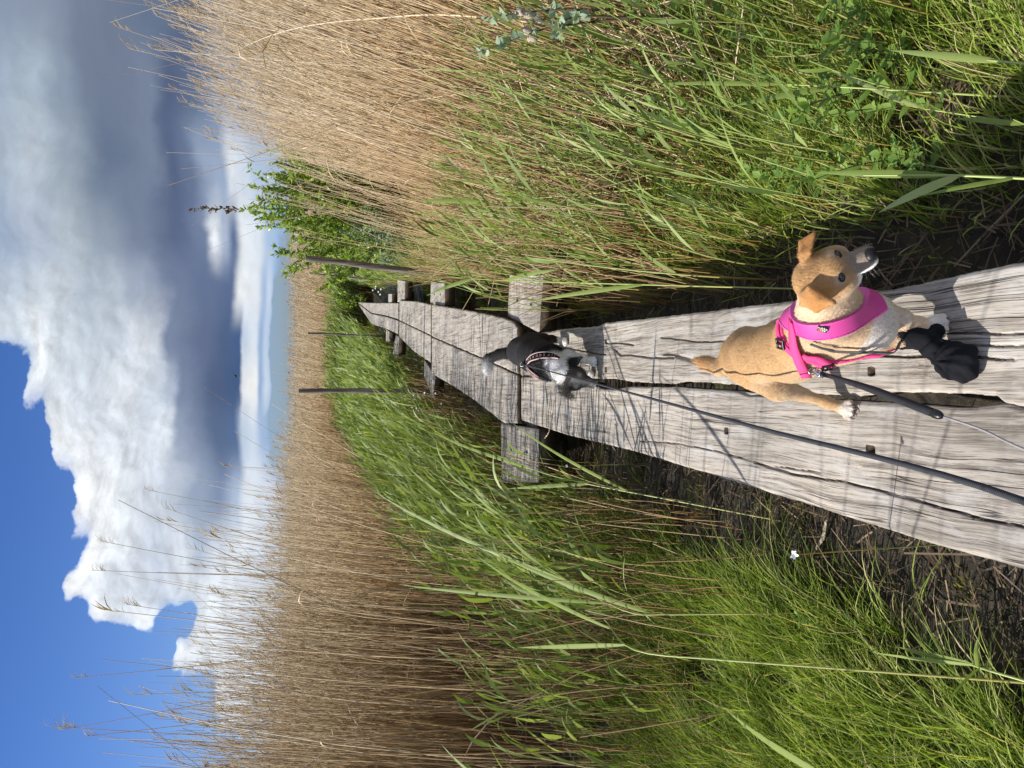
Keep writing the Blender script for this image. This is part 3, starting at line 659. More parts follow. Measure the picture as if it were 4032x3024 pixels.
def skin_strap(name, bvh, pix, width, mat, parent, th=.002, off=.0025, sub=5):
    P, Nn = [], []
    for x, y in pix:
        p, n = project_uv(bvh, 3024 - y, x)
        if p is None: continue
        P.append(p + n * off); Nn.append(n)
    if len(P) < 2: return None
    return strap(name, P, Nn, width, mat, parent, th, sub)
def text_mesh(name, txt, size, origin, right, up, mat, parent, extrude=.0002):
    cu = bpy.data.curves.new('lettering', 'FONT'); cu.body = txt; cu.size = size; cu.extrude = extrude; cu.align_x = 'CENTER'; cu.align_y = 'CENTER'
    t = bpy.data.objects.new('lettering', cu); COL.objects.link(t); dg = bpy.context.evaluated_depsgraph_get()
    me = bpy.data.meshes.new_from_object(t.evaluated_get(dg)); bpy.data.objects.remove(t); bpy.data.curves.remove(cu)
    r, u = nrm(np.array(right)), nrm(np.array(up)); n = np.cross(r, u)
    me.transform(Matrix(((r[0], u[0], n[0], origin[0]), (r[1], u[1], n[1], origin[1]), (r[2], u[2], n[2], origin[2]), (0, 0, 0, 1))))
    me.materials.clear(); me.materials.append(mat)
    o = bpy.data.objects.new(name, me); COL.objects.link(o); o.parent = parent; o.matrix_parent_inverse = Matrix.Translation(-parent.location); return o
M_txt = simple('white_print', (.8, .8, .8), .6)

def tan_dog():
    root = thing('dog', (.08, 1.65, DECK), 'tan short-haired dog in a pink harness walking over the planks, head turned aside', 'dog')
    h = .0033
    b = Body((-.14, 1.20, DECK - .004), (.36, 2.28, .92), h)
    pel, mid, ch, sh = W(1620, 2925, .215), W(1628, 3005, .232), W(1648, 3110, .232), W(1690, 3200, .25)
    nb = W(1795, 3265, .325); cf = W(1742, 3430, .20)
    b.chain([(pel, .060), (mid, .069), (ch, .077), (sh, .074)], .03)
    b.ell(pel + [0, -.01, .0], (.066, .075, .062), .02)
    b.cap(ch - [0, 0, .02], cf, .07, .055, .03); b.cap(sh, cf + [0, 0, .03], .06, .056, .03)
    E_ = W(1978, 3306, .40); yaw, pit = math.radians(20), math.radians(25); HS = 1.0
    f, u, l = frame((math.sin(yaw) * math.cos(pit), -math.cos(yaw) * math.cos(pit), -math.sin(pit)), (-.16, 0, 1))
    O = E_ - HS * (.036 * f + .012 * u)
    hd = lambda x, y, z: O + HS * (l * x + f * y + u * z)
    M = np.stack([l, f, u], 1); S3 = lambda *r: tuple(HS * q for q in r)
    b.cap(sh + [.01, 0, .02], nb, .066, .058, .03); b.cap(cf + [.02, 0, .03], nb, .052, .055, .03); b.cap(nb, hd(-.004, -.02, -.015), .057, .050, .025)
    b.ell(hd(0, -.004, .000), S3(.048, .058, .040), .012, M); b.ell(hd(0, -.030, -.004), S3(.042, .036, .036), .015, M)          # skull
    b.ell(hd(0, .024, .010), S3(.031, .028, .024), .014, M)           # brow
    for s in (-1, 1):
        b.ell(hd(s * .030, .014, -.020), S3(.024, .034, .026), .016, M)  # cheek
        b.ell(hd(s * .021, .032, .021), S3(.010, .012, .006), .007, M)     # brow ridge
        b.ell(hd(s * .012, .070, -.021), S3(.0125, .027, .0130), .008, M)      # lips
    b.cap(hd(0, .036, -.012), hd(0, .084, -.012), .0245 * HS, .0145 * HS, .012)
    b.cap(hd(0, .016, -.040), hd(-.002, .068, -.040), .018 * HS, .0120 * HS, .004)
    b.cap(hd(-.010, .010, -.044), nb + [0, -.01, .0], .030, .050, .02); b.cap(hd(-.018, .012, -.030), hd(-.018, .032, -.034), .026, .020, .014)
    # ears
    A, B_, C_, D_ = Wz(1890, 3188, 1.555), Wz(1832, 3162, 1.60), Wz(1803, 3215, 1.575), Wz(1833, 3280, 1.52)
    rt = hd(-.040, -.012, .028)
    mE = (A + C_ + D_) / 3 - nrm(ray(1850, 3220)) * .010; b.tri(A, B_, mE, .0055, .006); b.tri(B_, C_, mE, .0055, .006); b.tri(C_, D_, mE, .005, .006); b.tri(D_, A, mE, .005, .006); b.cap(rt, (A + B_) / 2, .018, .013, .014)
    rt = hd(.040, -.014, .026); A2, B2, C2_, D2 = Wz(2018, 3150, 1.60), Wz(2030, 3190, 1.565), Wz(2072, 3152, 1.60), Wz(2106, 3207, 1.56)
    b.tri(A2, B2, C2_, .0042, .004); b.tri(B2, C2_, D2, .0040, .004); b.cap(rt, (A2 + B2) / 2, .016, .010, .010)
    # fore legs
    b.chain([(W(1672, 3215, .235), .044), (W(1662, 3330, .185), .036), (W(1672, 3440, .145), .026), (W(1700, 3545, .10), .019), (W(1685, 3640, .055), .017), (W(1620, 3730, .035), .016)], .018)
    b.chain([(W(1815, 3330, .235), .040), (W(1806, 3450, .175), .029), (W(1768, 3545, .118), .020), (W(1745, 3615, .066), .0165), (W(1741, 3668, .026), .018)], .016)
    pw = W(1741, 3682, .021); b.ell(pw, (.023, .026, .018), .01); toes(b, pw, np.array([-.05, -1, 0.]), .020, .013)
    # hind legs
    b.chain([(W(1560, 2975, .225), .052), (W(1500, 3065, .165), .036), (W(1470, 3160, .088), .0165), (W(1440, 3255, .040), .0135), (W(1420, 3310, .018), .015)], .016)
    b.cap(W(1580, 2920, .24), W(1545, 3040, .18), .045, .045, .02)
    pw = W(1413, 3328, .015); b.ell(pw, (.018, .024, .013), .01); toes(b, pw, nrm(np.array([-.12, -1, 0.])), .017, .013)
    b.chain([((.115, 1.95, .56), .05), ((.115, 1.875, .50), .035), ((.105, 1.94, .44), .016), ((.10, 1.895, .37), .014)], .016)
    b.ell((.10, 1.885, .364), (.018, .024, .014), .01)
    # tail
    b.chain([(W(1600, 2868, .25), .026), (W(1578, 2838, .262), .024), (W(1594, 2780, .262), .017), (W(1603, 2738, .255), .007)], .012)
    v, fc = b.surf(); v = relax(v, fc, 2); nv = vnormals(v, fc)
    # coat colours
    cream, tan, rust, white, grey = (np.array(c) for c in ((.72, .55, .37), (.50, .31, .145), (.40, .185, .055), (.80, .74, .66), (.30, .27, .24)))
    q = (v - O) @ M / HS; hx, hy, hz = q.T
    head = sstep(v[:, 2], .60, .66) * sstep(-v[:, 1], -1.56, -1.50) * sstep(v[:, 0], .10, .15) * (np.linalg.norm(q, axis=1) < .155)
    c = np.tile(tan, (len(v), 1))
    side = np.clip(.55 - nv[:, 2] * .75 + .25 * wob(v[:, 0] * 30, v[:, 1] * 30, 1) + .15 * wob(v[:, 1] * 90, v[:, 2] * 90, 1), 0, 1)[:, None]
    c = c * (1 - side) + cream * side
    fr = (sstep(-v[:, 1], -1.62, -1.50))[:, None]; c = c * (1 - .55 * fr) + cream * .55 * fr
    chw = (sstep(-v[:, 1], -1.47, -1.425) * (v[:, 2] < .60) * (v[:, 2] > .46))[:, None]; c = c * (1 - chw) + (white * .92) * chw
    hm = head[:, None]; hc = tan * .75 + rust * .25
    hcol = np.tile(hc, (len(v), 1)); t = sstep(-hz, -.01, .03)[:, None]; hcol = hcol * (1 - t) + cream * t
    t = (sstep(hy, .040, .065))[:, None]; hcol = hcol * (1 - t) + (np.array([.27, .215, .165])) * t
    t = (np.maximum(sstep(-hz, .019, .024), sstep(-hz, .010, .015) * sstep(-hx, .010, .014) * sstep(hy, .050, .056)) * sstep(hy, .036, .046))[:, None]; hcol = hcol * (1 - t) + np.array([.88, .86, .82]) * t
    for s in (-1, 1):
        t = np.exp(-(((hx - s * .026) / .012) ** 2 + ((hy - .030) / .010) ** 2 + ((hz - .020) / .009) ** 2))[:, None] * .85; hcol = hcol * (1 - t) + np.array([.66, .58, .47]) * t
    c = c * (1 - hm) + hcol * hm
    def blend(cent, r, col, cc, amt=1.0):
        t = (np.exp(-(np.linalg.norm(v - cent, axis=1) / r) ** 4) * amt)[:, None]; return cc * (1 - t) + np.array(col) * t
    c = blend((A + C_ + D_) / 3, .040, rust, c, .95); c = blend((B2 + C2_ + D2) / 3, .035, rust * .8, c, .95)
    c = blend(W(1741, 3690, .02), .040, white, c); c = blend(W(1408, 3345, .015), .030, white, c, .9)
    c = blend(W(1596, 2790, .26), .05, (.55, .30, .13), c, .8)
    c *= (1 + .09 * wob(v[:, 0] * 70, v[:, 1] * 14 + v[:, 2] * 25, 1.5) + .05 * wob(v[:, 0] * 220, v[:, 1] * 40 + v[:, 2] * 60, 1.2))[:, None]; c = np.clip(c, .01, .9)
    body = mesh_np('body', v, fc, M_fur, {'fur': c}, True, root)
    bvh = BVHTree.FromPolygons(v.tolist(), fc.tolist())
    def flow(P):
        fl = np.tile(np.array([-.05, .8, -.25]), (len(P), 1)); low = (P[:, 2] < DECK + .17); fl[low] = (0, .15, -1)
        d = np.linalg.norm(P - O, axis=1) < .12; fl[d] = -f * .8 - u * .5
        t = P[:, 1] > 2.0; fl[t] = (.05, 1, -.2); return fl
    def ln(P):
        q = (P - O) @ M / HS; L = np.full(len(P), .0095); L[(q[:, 1] > .01) & (np.linalg.norm(q, axis=1) < .15)] = .0038
        L[np.linalg.norm(P - nb, axis=1) < .085] = .014; L[P[:, 2] < DECK + .10] = .004; L[P[:, 1] > 2.02] = .022
        L[np.linalg.norm(P - (A + C_ + D_) / 3, axis=1) < .045] = .003; L[np.linalg.norm(P - D2, axis=1) < .05] = .003
        return L
    fur('coat', v, fc, nv, c, 120000, flow, ln, .00050, body, lift=.23)
    # eyes, nose, whiskers
    for s, (eu, ev) in ((-1, (1932, 3314)), (1, (2024, 3300))):
        ep, en = project_uv(bvh, eu, ev)
        if ep is None: ep, en = hd(s * .030, .036, .008), l * s
        ec = ep - en * .0016; ax = nrm(l - (l @ en) * en); Me = np.stack([ax, np.cross(en, ax), en], 1)
        e = add_sphere('eye', ec, (.0088, .0056, .0056), M_eye, root, Me)
        g = Geo(); aa = np.linspace(0, 2 * np.pi, 17); P = ec + en * .0022 + (np.cos(aa)[:, None] * Me[:, 0] * .0094 + np.sin(aa)[:, None] * Me[:, 1] * .0058)
        g.tube(P[None], np.full((1, 17), .0012), np.array([.5]), 6); g.build('eyelid', M_lid, e, True)
    nb_ = Body(hd(0, .094, -.008) - .03, hd(0, .094, -.008) + .03, .0012)
    nb_.ell(hd(0, .092, -.007), (.0145, .012, .0115), .004, M); nb_.ell(hd(-.006, .097, -.009), (.0065, .006, .006), .003, M); nb_.ell(hd(.006, .097, -.009), (.0065, .006, .006), .003, M)
    vv, ff = nb_.surf(); vv = relax(vv, ff, 1); nose = mesh_np('nose', vv, ff, M_nose, parent=root, smooth=True)
    for s in (-1, 1): add_sphere('nostril', hd(s * .0062, .1015, -.0095), (.0030, .0026, .0024), simple('nostril', (.003, .003, .003), .6), nose, M, 8)
    for s in (-1, 1):
        g = Geo()
        for k in range(6):
            a = hd(s * .016, .062 + .022 * rng.random(), -.018 - .012 * rng.random()); d = nrm(l * s * 1.0 + f * rng.uniform(-.5, .5) - u * rng.uniform(.1, .7))
            P = a + d * np.linspace(0, .024, 5)[:, None] - u * (np.linspace(0, 1, 5) ** 2 * .008)[:, None]; g.tube(P[None], np.linspace(.00012, .00005, 5)[None], np.array([.5]), 3)
        g.build('whiskers', M_txt, root)
    
    # mouth line
    tube_obj('mouth_line', [hd(-.0240, .044, -.0315), hd(-.0235, .062, -.0310), hd(-.0160, .084, -.0290), hd(-.003, .0945, -.0260)], .0014, M_lid, root)
    for base, fd, r in ((W(1741, 3682, .019), np.array([-.05, -1, 0.]), .011), (W(1413, 3328, .015), nrm(np.array([-.12, -1, 0.])), .013)):
        lt = np.array([-fd[1], fd[0], 0])
        g = Geo()
        for s_, e in ((-1.5, .70), (-.5, 1), (.5, 1), (1.5, .70)):
            a = base + lt * s_ * r * 1.08 + fd * .0285 * e - [0, 0, .001]; P = np.array([a, a + fd * .006 - [0, 0, .003], a + fd * .0105 - [0, 0, .009]])
            g.tube(P[None], np.array([[.0026, .002, .0005]]), np.array([.5]), 6)
        g.build('claws', M_claw, root, True)
    # ---- harness
    H = thing('dog_harness', tuple(W(1700, 3180, .3)), 'pink and magenta walking harness worn by the tan dog', 'dog harness')
    fp = [c1(820, 650), c1(960, 700), c1(1265, 540)]
    a0 = project_uv(bvh, 3024 - fp[0][1], fp[0][0])[0]; a1 = project_uv(bvh, 3024 - c1(985, 700)[1], c1(985, 700)[0])[0]; a2 = project_uv(bvh, 3024 - c1(1250, 575)[1], c1(1250, 575)[0])[0]
    pn = np.cross(a1 - a0, a2 - a0); pn /= np.linalg.norm(pn); pn *= np.sign(pn @ (nb - sh))
    def band(name, p0, n_, w_, off, mat, reg, parent, hres=.0022):
        lo, hi = reg; bb = Body(lo, hi, hres); ax = [bb.lo[i] + hres * np.arange(bb.n[i]) for i in range(3)]
        P = np.stack(np.meshgrid(*ax, indexing='ij'), -1)
        # body distance resampled from the coarse grid
        q = (P - b.lo) / h; i0 = np.clip(np.floor(q).astype(int), 0, b.n - 2); fr_ = np.clip(q - i0, 0, 1); dd = 0
        for i in (0, 1):
            for j in (0, 1):
                for k in (0, 1):
                    wgt = (fr_[..., 0] if i else 1 - fr_[..., 0]) * (fr_[..., 1] if j else 1 - fr_[..., 1]) * (fr_[..., 2] if k else 1 - fr_[..., 2])
                    dd = dd + wgt * b.d[i0[..., 0] + i, i0[..., 1] + j, i0[..., 2] + k]
        pl = np.abs((P - p0) @ n_) - w_ / 2
        d = np.maximum(np.maximum(dd - off, -(dd + .004)), pl)
        d[[0, -1]] = .05; d[:, [0, -1]] = .05; d[:, :, [0, -1]] = .05
        vv, ff = bb.surf(d.astype(np.float32)); return mesh_np(name, relax(vv, ff, 1), ff, mat, parent=parent, smooth=True)
    cen = (a0 + a1 + a2) / 3 + pn * 0
    reg = (np.minimum(np.minimum(a0, a1), a2) - [.03, .05, .06], np.maximum(np.maximum(a0, a1), a2) + [.14, .10, .05])
    pad = band('neck_pad', cen, pn, .040, .0085, M_pad, reg, H)
    band('piping', cen - pn * .0205, pn, .0035, .0105, M_pipe, reg, pad); band('piping', cen + pn * .0205, pn, .0035, .0105, M_pipe, reg, pad)
    # back strap from collar to ring, girth strap with buckles
    spine = [c1(825, 630), c1(830, 700), c1(832, 770), c1(850, 850), c1(868, 900), c1(890, 955)]
    skin_strap('back_strap', bvh, spine, .024, M_pink, H, .004, .010)
    skin_strap('girth_strap', bvh, [c1(738, 640), c1(733, 700), c1(750, 760), c1(800, 815), c1(850, 850), c1(920, 868), c1(1000, 900)], .017, M_pink, H, .003, .007)
    skin_strap('chest_strap', bvh, [c1(870, 830), c1(900, 845), c1(960, 850), c1(1010, 880), c1(1040, 900)], .020, M_pink, H, .003, .009)
    gp = project_uv(bvh, 3024 - c1(780, 790)[1], c1(780, 790)[0]); gq = project_uv(bvh, 3024 - c1(740, 690)[1], c1(740, 690)[0])
    g3 = project_uv(bvh, 3024 - c1(960, 880)[1], c1(960, 880)[0])
    if g3[0] is not None and gp[0] is not None and gq[0] is not None:
        n_ = np.cross(gp[0] - gq[0], g3[0] - gq[0]); n_ /= np.linalg.norm(n_)
        band('girth_strap', gp[0], n_, .017, .0060, M_pink, (mid - [.1, .42, .13], mid + [.12, .05, .13]), H, .003)
    for cpx, rot in ((c1(755, 770), 1.0), (c1(1015, 895), 1.0)):
        p, n = project_uv(bvh, 3024 - cpx[1], cpx[0])
        if p is None: p, n = W(3024 - cpx[1], cpx[0], .22), np.array([-.5, -.4, .7])
        d = ray(3024 - cpx[1] + 60, cpx[0] + 55) - ray(3024 - cpx[1], cpx[0]); d = nrm(d - (d @ n) * n); s_ = np.cross(n, d)
        g = Geo()
        for o_ in (-1, 0, 1):
            P = np.array([p + n * .012 + d * o_ * .011 - s_ * .012, p + n * .013 + d * o_ * .011 + s_ * .012]); g.tube(P[None], np.full((1, 2), .0028), np.array([.5]), 6)
        for o_ in (-1, 1):
            P = np.array([p + n * .012 - d * .012 + s_ * o_ * .012, p + n * .012 + d * .012 + s_ * o_ * .012]); g.tube(P[None], np.full((1, 2), .003), np.array([.5]), 6)
        g.build('buckle', M_plast, H, True)
    # woven name tab on the pad
    cpx = c1(992, 668); p, n = project_uv(bvh, 3024 - cpx[1], cpx[0])
    rt_ = ray(3024 - cpx[1] + 2, cpx[0] + 30) - ray(3024 - cpx[1], cpx[0]); tu = nrm(rt_ - (rt_ @ n) * n) # along image x of the turned photo
    tv = np.cross(n, tu); tv = tv if tv @ RT > 0 else -tv
    o0 = p + n * .0115; g = Geo(); q = []
    for a_, b_ in ((-1, -1), (1, -1), (1, 1), (-1, 1)): q.append(o0 + tu * a_ * .0105 + tv * b_ * .0068)
    q = np.array(q); g.add(np.concatenate([q, q + n * .0012]), [[0, 1, 2, 3], [4, 5, 6, 7], [0, 1, 5, 4], [1, 2, 6, 5], [2, 3, 7, 6], [3, 0, 4, 7]]); tab = g.build('name_tab', simple('tab_cloth', (.02, .02, .022), .7), H)
    text_mesh('lettering', 'rukka', .0088, o0 + n * .0016 + tv * .0026, tu, tv, M_txt, tab)
    for k, cl in enumerate(((.75, .08, .04), (.8, .35, .04), (.75, .65, .05), (.45, .6, .75))):
        q = np.array([o0 + n * .0016 + tu * (-.007 + .0042 * k + a_ * .0015) - tv * (.0032 + b_ * .0018) for a_, b_ in ((-1, -1), (1, -1), (1, 1), (-1, 1))])
        g = Geo(); g.add(q, [[0, 1, 2, 3]]); g.build('colour_patch', simple('patch', cl, .7), tab)
    ringp, rn = project_uv(bvh, 1578, 3198)
    # ---- black boot with its straps
    Bt = thing('dog_boot', tuple(W(1600, 3760, 0)), 'baggy black cloth boot tied on one forepaw of the tan dog', 'dog boot')
    lo = W(1560, 3800, 0) - [.10, .12, .004]; bb = Body((lo[0], lo[1], DECK + .0005), (lo[0] + .28, lo[1] + .30, DECK + .16), .0026)
    fo = W(1598, 3762, .034)
    bb.ell(fo, (.041, .047, .033), .01); bb.ell(fo + [-.010, -.018, -.006], (.033, .032, .026), .012); bb.ell(fo + [.018, -.012, -.004], (.026, .03, .026), .012)
    bb.cap(W(1640, 3700, .042), fo, .026, .036, .012); bb.chain([(W(1708, 3545, .102), .024), (W(1698, 3600, .078), .024), (W(1680, 3650, .058), .024), (W(1645, 3695, .045), .027)], .01)
    bb.cap(W(1668, 3660, .05), W(1630, 3662, .055), .012, .012, .006); bb.tri(W(1740, 3520, .10), W(1690, 3590, .085), W(1660, 3590, .07), .006, .008); bb.tri(W(1660, 3600, .075), W(1690, 3560, .085), W(1655, 3545, .085), .005, .008)
    bb.cap(W(1700, 3668, .045), W(1722, 3690, .035), .014, .018, .01)
    vv, ff = bb.surf(); nn = vnormals(vv, ff)
    rel = vv - fo; ang = np.arctan2(rel[:, 0], -rel[:, 1] + .02)
    vv = vv + nn * ((.0030 * np.sin(ang * 6 + rel[:, 2] * 70) + .0015 * np.sin(ang * 13 - rel[:, 2] * 90)) * sstep(-rel[:, 1], -.08, .0) + .0020 * wob(vv[:, 0] * 120, vv[:, 1] * 120 + vv[:, 2] * 90, 1))[:, None]
    vv[:, 2] = np.maximum(vv[:, 2], DECK + .0012)
    bt = mesh_np('boot', vv, ff, M_black, parent=Bt, smooth=True)
    ub = BVHTree.FromPolygons(vv.tolist(), ff.tolist())
    skin_strap('ankle_wrap', ub, [c1(1740, 700), c1(1700, 760), c1(1655, 800), c1(1600, 838)], .022, M_black, Bt, .003, .003)
    tube_obj('drawstring', [W(1722, 3668, .05), W(1690, 3668, .066), W(1655, 3662, .068), W(1628, 3650, .05)], .0018, M_black, Bt)
    P, Nn = [], []
    for (x, y) in (c1(930, 752), c1(985, 772), c1(1030, 785), c1(1060, 795), c1(1180, 802), c1(1300, 803), c1(1400, 806)):
        p, n = project_uv(bvh, 3024 - y, x)
        if p is not None: P.append(p + n * .011); Nn.append(n)
    P.append(W(1680, 3545, .115)); Nn.append(Nn[-1])
    strap('lead_strap', P, Nn, [.016, .015, .011, .009, .009, .008], M_strapg, Bt, .002)
    # ---- leash with chrome snap hook
    L = thing('dog_leash', tuple(W(1391, 3694, .4)), 'braided black leash with chrome hook on the pink harness, ending in a thin cord', 'leash')
    rp = ringp + rn * .010
    vd = nrm(np.array([0, 0, HCAM]) - rp)
    def ringo(name, cc, ax1, ax2, R_, r_, par):
        aa = np.linspace(0, 2 * np.pi, 17); P = cc + np.cos(aa)[:, None] * ax1 * R_ + np.sin(aa)[:, None] * ax2 * R_
        g = Geo(); g.tube(P[None], np.full((1, 17), r_), np.array([.5]), 8); return g.build(name, M_metal, par, True)
    ringo('ring', rp, nrm(np.cross(vd, UP)), UP, .0085, .0018, L)
    hk = Wz(1561, 3226, np.dot(rp - [0, 0, HCAM], FW) - .012); sw = Wz(1551, 3238, np.dot(rp - [0, 0, HCAM], FW) - .02)
    ringo('snap_hook', hk, nrm(np.cross(vd, UP)), UP * .8 + vd * .2, .0095, .0026, L)
    tube_obj('hook_stem', [rp + (hk - rp) * .3, hk, sw], [.0035, .004, .0035], M_metal, L); ringo('swivel', sw, nrm(np.cross(vd, UP)), UP, .0075, .0022, L)
    kn = W(1400, 3670, .50); ex = Wz(1255, 4032, 1.05); hand = ex + (ex - kn) * 1.2
    ss = [sw, sw * .75 + kn * .25 + [0, 0, -.010], sw * .45 + kn * .55 - [0, 0, .012], kn]
    strap('braided_strap', ss, [vd] * 4, [.010, .0115, .015, .014], M_leash, L, .004)
    add_sphere('stopper', kn + nrm(ex - kn) * .008, (.0075, .014, .0075), M_plast, L, np.stack(frame(ex - kn)[::-1], 1)[:, [0, 2, 1]])
    tube_obj('cord', [kn + nrm(ex - kn) * .012, kn * .5 + ex * .5 - [0, 0, .012], ex, hand], .0019, M_cord, L, 6, 8)
    return O

def black_dog():
    root = thing('dog', (.12, 3.9, DECK), 'small black and white dog with a white tail tip sniffing the gap between planks', 'dog')
    h = .0036; b = Body((-.12, 3.35, DECK - .004), (.40, 4.75, .86), h)
    pel, mid, ch = W(1641, 2052, .235), W(1628, 2104, .236), W(1598, 2160, .222)
    b.chain([(pel, .083), (mid, .092), (ch, .092)], .03)
    nk = W(1575, 2205, .188); b.cap(ch, nk, .085, .066, .03)
    Hc = W(1537, 2250, .142); NS = W(1510, 2346, .026)
    f, u, l = frame(NS - Hc, (0, -.6, .8)); hd = lambda x, y, z: Hc + l * x + f * y + u * z; M = np.stack([l, f, u], 1)
    b.cap(nk, hd(0, -.01, 0), .056, .05, .02)
    b.ell(hd(0, 0, .004), (.060, .066, .050), .012, M); b.ell(hd(0, .038, .006), (.040, .038, .031), .014, M)
    Lh = np.linalg.norm(NS - Hc)
    b.cap(hd(0, .04, -.008), hd(0, Lh - .012, -.006), .036, .022, .012)
    for s in (-1, 1): b.ell(hd(s * .034, .02, -.015), (.028, .044, .030), .014, M)
    zc = lambda p: np.dot(p - np.array([0, 0, HCAM]), FW)
    z0 = zc(Hc)
    ears = []
    for quad, s in ((((1608, 2226), (1578, 2226), (1617, 2286), (1592, 2276), (1570, 2252)), 1), (((1512, 2205), (1488, 2196), (1459, 2248), (1494, 2240), (1510, 2222)), -1)):
        q = [Wz(a, c, z0 + o) for (a, c), o in zip(quad, (.0, .01, -.03, -.035, -.02))]
        b.tri(q[0], q[1], q[2], .0055, .004); b.tri(q[1], q[2], q[3], .0055, .004); b.tri(q[1], q[3], q[4], .0055, .004)
        b.cap(hd(s * .04, -.015, .025), (q[0] + q[1]) / 2, .018, .012, .012); ears.append(sum(q) / 5)
    b.chain([(W(1612, 2165, .19), .05), (W(1622, 2235, .145), .034), (W(1612, 2290, .075), .022), (W(1603, 2322, .025), .021)], .014)
    pw = W(1600, 2334, .02); b.ell(pw, (.024, .030, .018), .01); toes(b, pw, np.array([-.05, -1, 0.]), .020)
    b.chain([(W(1570, 2180, .17), .045), (W(1560, 2240, .11), .028), (W(1552, 2290, .06), .02), (W(1548, 2318, .02), .02)], .014); pw2 = W(1548, 2325, .018); b.ell(pw2, (.022, .028, .016), .01)
    b.cap(W(1672, 2085, .20), W(1680, 2140, .15), .060, .045, .02)
    b.chain([(W(1682, 2140, .14), .04), (W(1690, 2172, .085), .020), (W(1683, 2208, .03), .017)], .012); pw3 = W(1677, 2222, .017); b.ell(pw3, (.021, .028, .015), .01); toes(b, pw3, np.array([-.05, -1, 0.]), .018)
    b.chain([(pel + [-.05, -.02, -.05], .055), (pel + [-.055, -.07, -.12], .035), (pel + [-.05, .02, -.17], .019), ([pel[0] - .05, pel[1] - .03, DECK + .02], .02)], .014)
    t0, t1, t2, t3 = W(1636, 2002, .26), W(1632, 1970, .285), W(1612, 1925, .315), W(1574, 1920, .335)
    b.chain([(t0 - [0, .03, .01], .032), (t1, .024), (t2, .026), (t3, .022)], .01); b.ell(t3 + [-.012, 0, -.004], (.022, .017, .017), .01)
    v, fc = b.surf(); v = relax(v, fc, 2); nv = vnormals(v, fc)
    blk, wht, gry = np.array([.020, .0185, .0185]), np.array([.86, .84, .81]), np.array([.085, .075, .065])
    c = np.tile(blk, (len(v), 1)); q = (v - Hc) @ M; hx, hy, hz = q.T; hr = np.linalg.norm(q, axis=1)
    nz_ = .012 * wob(v[:, 0] * 50, v[:, 2] * 50, 1.5)
    def lay(t, col): nonlocal c; c = c * (1 - t[:, None]) + np.array(col) * t[:, None]
    lay(sstep(-(v[:, 1] + nz_), -(ch[1] - .068), -(ch[1] - .092)), wht)                        # white shoulders and neck
    lay(((v[:, 2] + nz_) < DECK + .10).astype(float) * (v[:, 1] < 3.95), wht); lay(((v[:, 2] + nz_) < DECK + .055).astype(float), wht * .9)
    face = sstep(-hr, -.135, -.115) * (hy > -.03); lay(face * (hz > -.022), gry)
    st = np.exp(-(hx / .010) ** 2) * (hz > 0) * (hy > .0) * .55; lay(st, wht * .8); lay(((hz < -.006) & (hr < .16) & (hy > .015)).astype(float), wht); lay(np.exp(-(((hy - .035) / .012) ** 2 + ((np.abs(hx) - .026) / .010) ** 2)) * (hz > 0) * .8, wht * .7)
    lay((wob(v[:, 0] * 160, v[:, 1] * 160 + v[:, 2] * 130, 1) > .55) * face * .5, wht * .6)
    for e, cc_ in zip(ears, (blk * .8, gry * .6)): lay(np.exp(-(np.linalg.norm(v - e, axis=1) / .042) ** 6), cc_)
    lay(np.exp(-(np.linalg.norm(v - (t3 + t2 * .0), axis=1) / .058) ** 4), wht)
    c = np.clip(c * (1 + .15 * wob(v[:, 0] * 80, v[:, 1] * 80, 1.5))[:, None], .008, .88)
    body = mesh_np('body', v, fc, M_fur, {'fur': c}, True, root)
    def flow(P):
        fl = np.tile(np.array([.0, .9, -.3]), (len(P), 1)); fl[P[:, 2] < DECK + .12] = (0, .2, -1)
        m = np.linalg.norm(P - Hc, axis=1) < .10; fl[m] = -f * .3 + l * np.sign((P[m] - Hc) @ l)[:, None] * .5
        m = P[:, 1] > pel[1] + .09; fl[m] = nrm(t3 - t1) + [0, 0, -.3]
        m = (P[:, 1] < ch[1] - .02) & (P[:, 2] > DECK + .12) & (np.linalg.norm(P - Hc, axis=1) > .09); fl[m] = (.1, -.8, -.5); return fl
    def ln(P):
        L = np.full(len(P), .008); L[P[:, 1] > pel[1] + .09] = .034; L[P[:, 2] < DECK + .10] = .008
        L[(np.linalg.norm(P - Hc, axis=1) < .12)] = .014; L[(P[:, 1] < ch[1] - .01) & (P[:, 2] > DECK + .12) & (np.linalg.norm(P - Hc, axis=1) > .08)] = .030
        L[np.linalg.norm(P - ears[0], axis=1) < .05] = .006; L[np.linalg.norm(P - ears[1], axis=1) < .05] = .030; return L
    fur('coat', v, fc, nv, c, 60000, flow, ln, .0009, body)
    for s in (-1, 1): add_sphere('eye', hd(s * .031, .052, .022), (.009,) * 3, M_eye, root, n=8)
    add_sphere('nose', hd(0, Lh + .002, 0), (.014, .011, .011), M_nose, root, M, 10)
    bvh = BVHTree.FromPolygons(v.tolist(), fc.tolist())
    H = thing('dog_harness', tuple(W(1600, 2080, .3)), 'black harness with pale lettered side bands worn by the black and white dog', 'dog harness')
    M_edge = simple('pale_pink_edge', (.62, .42, .38), .6)
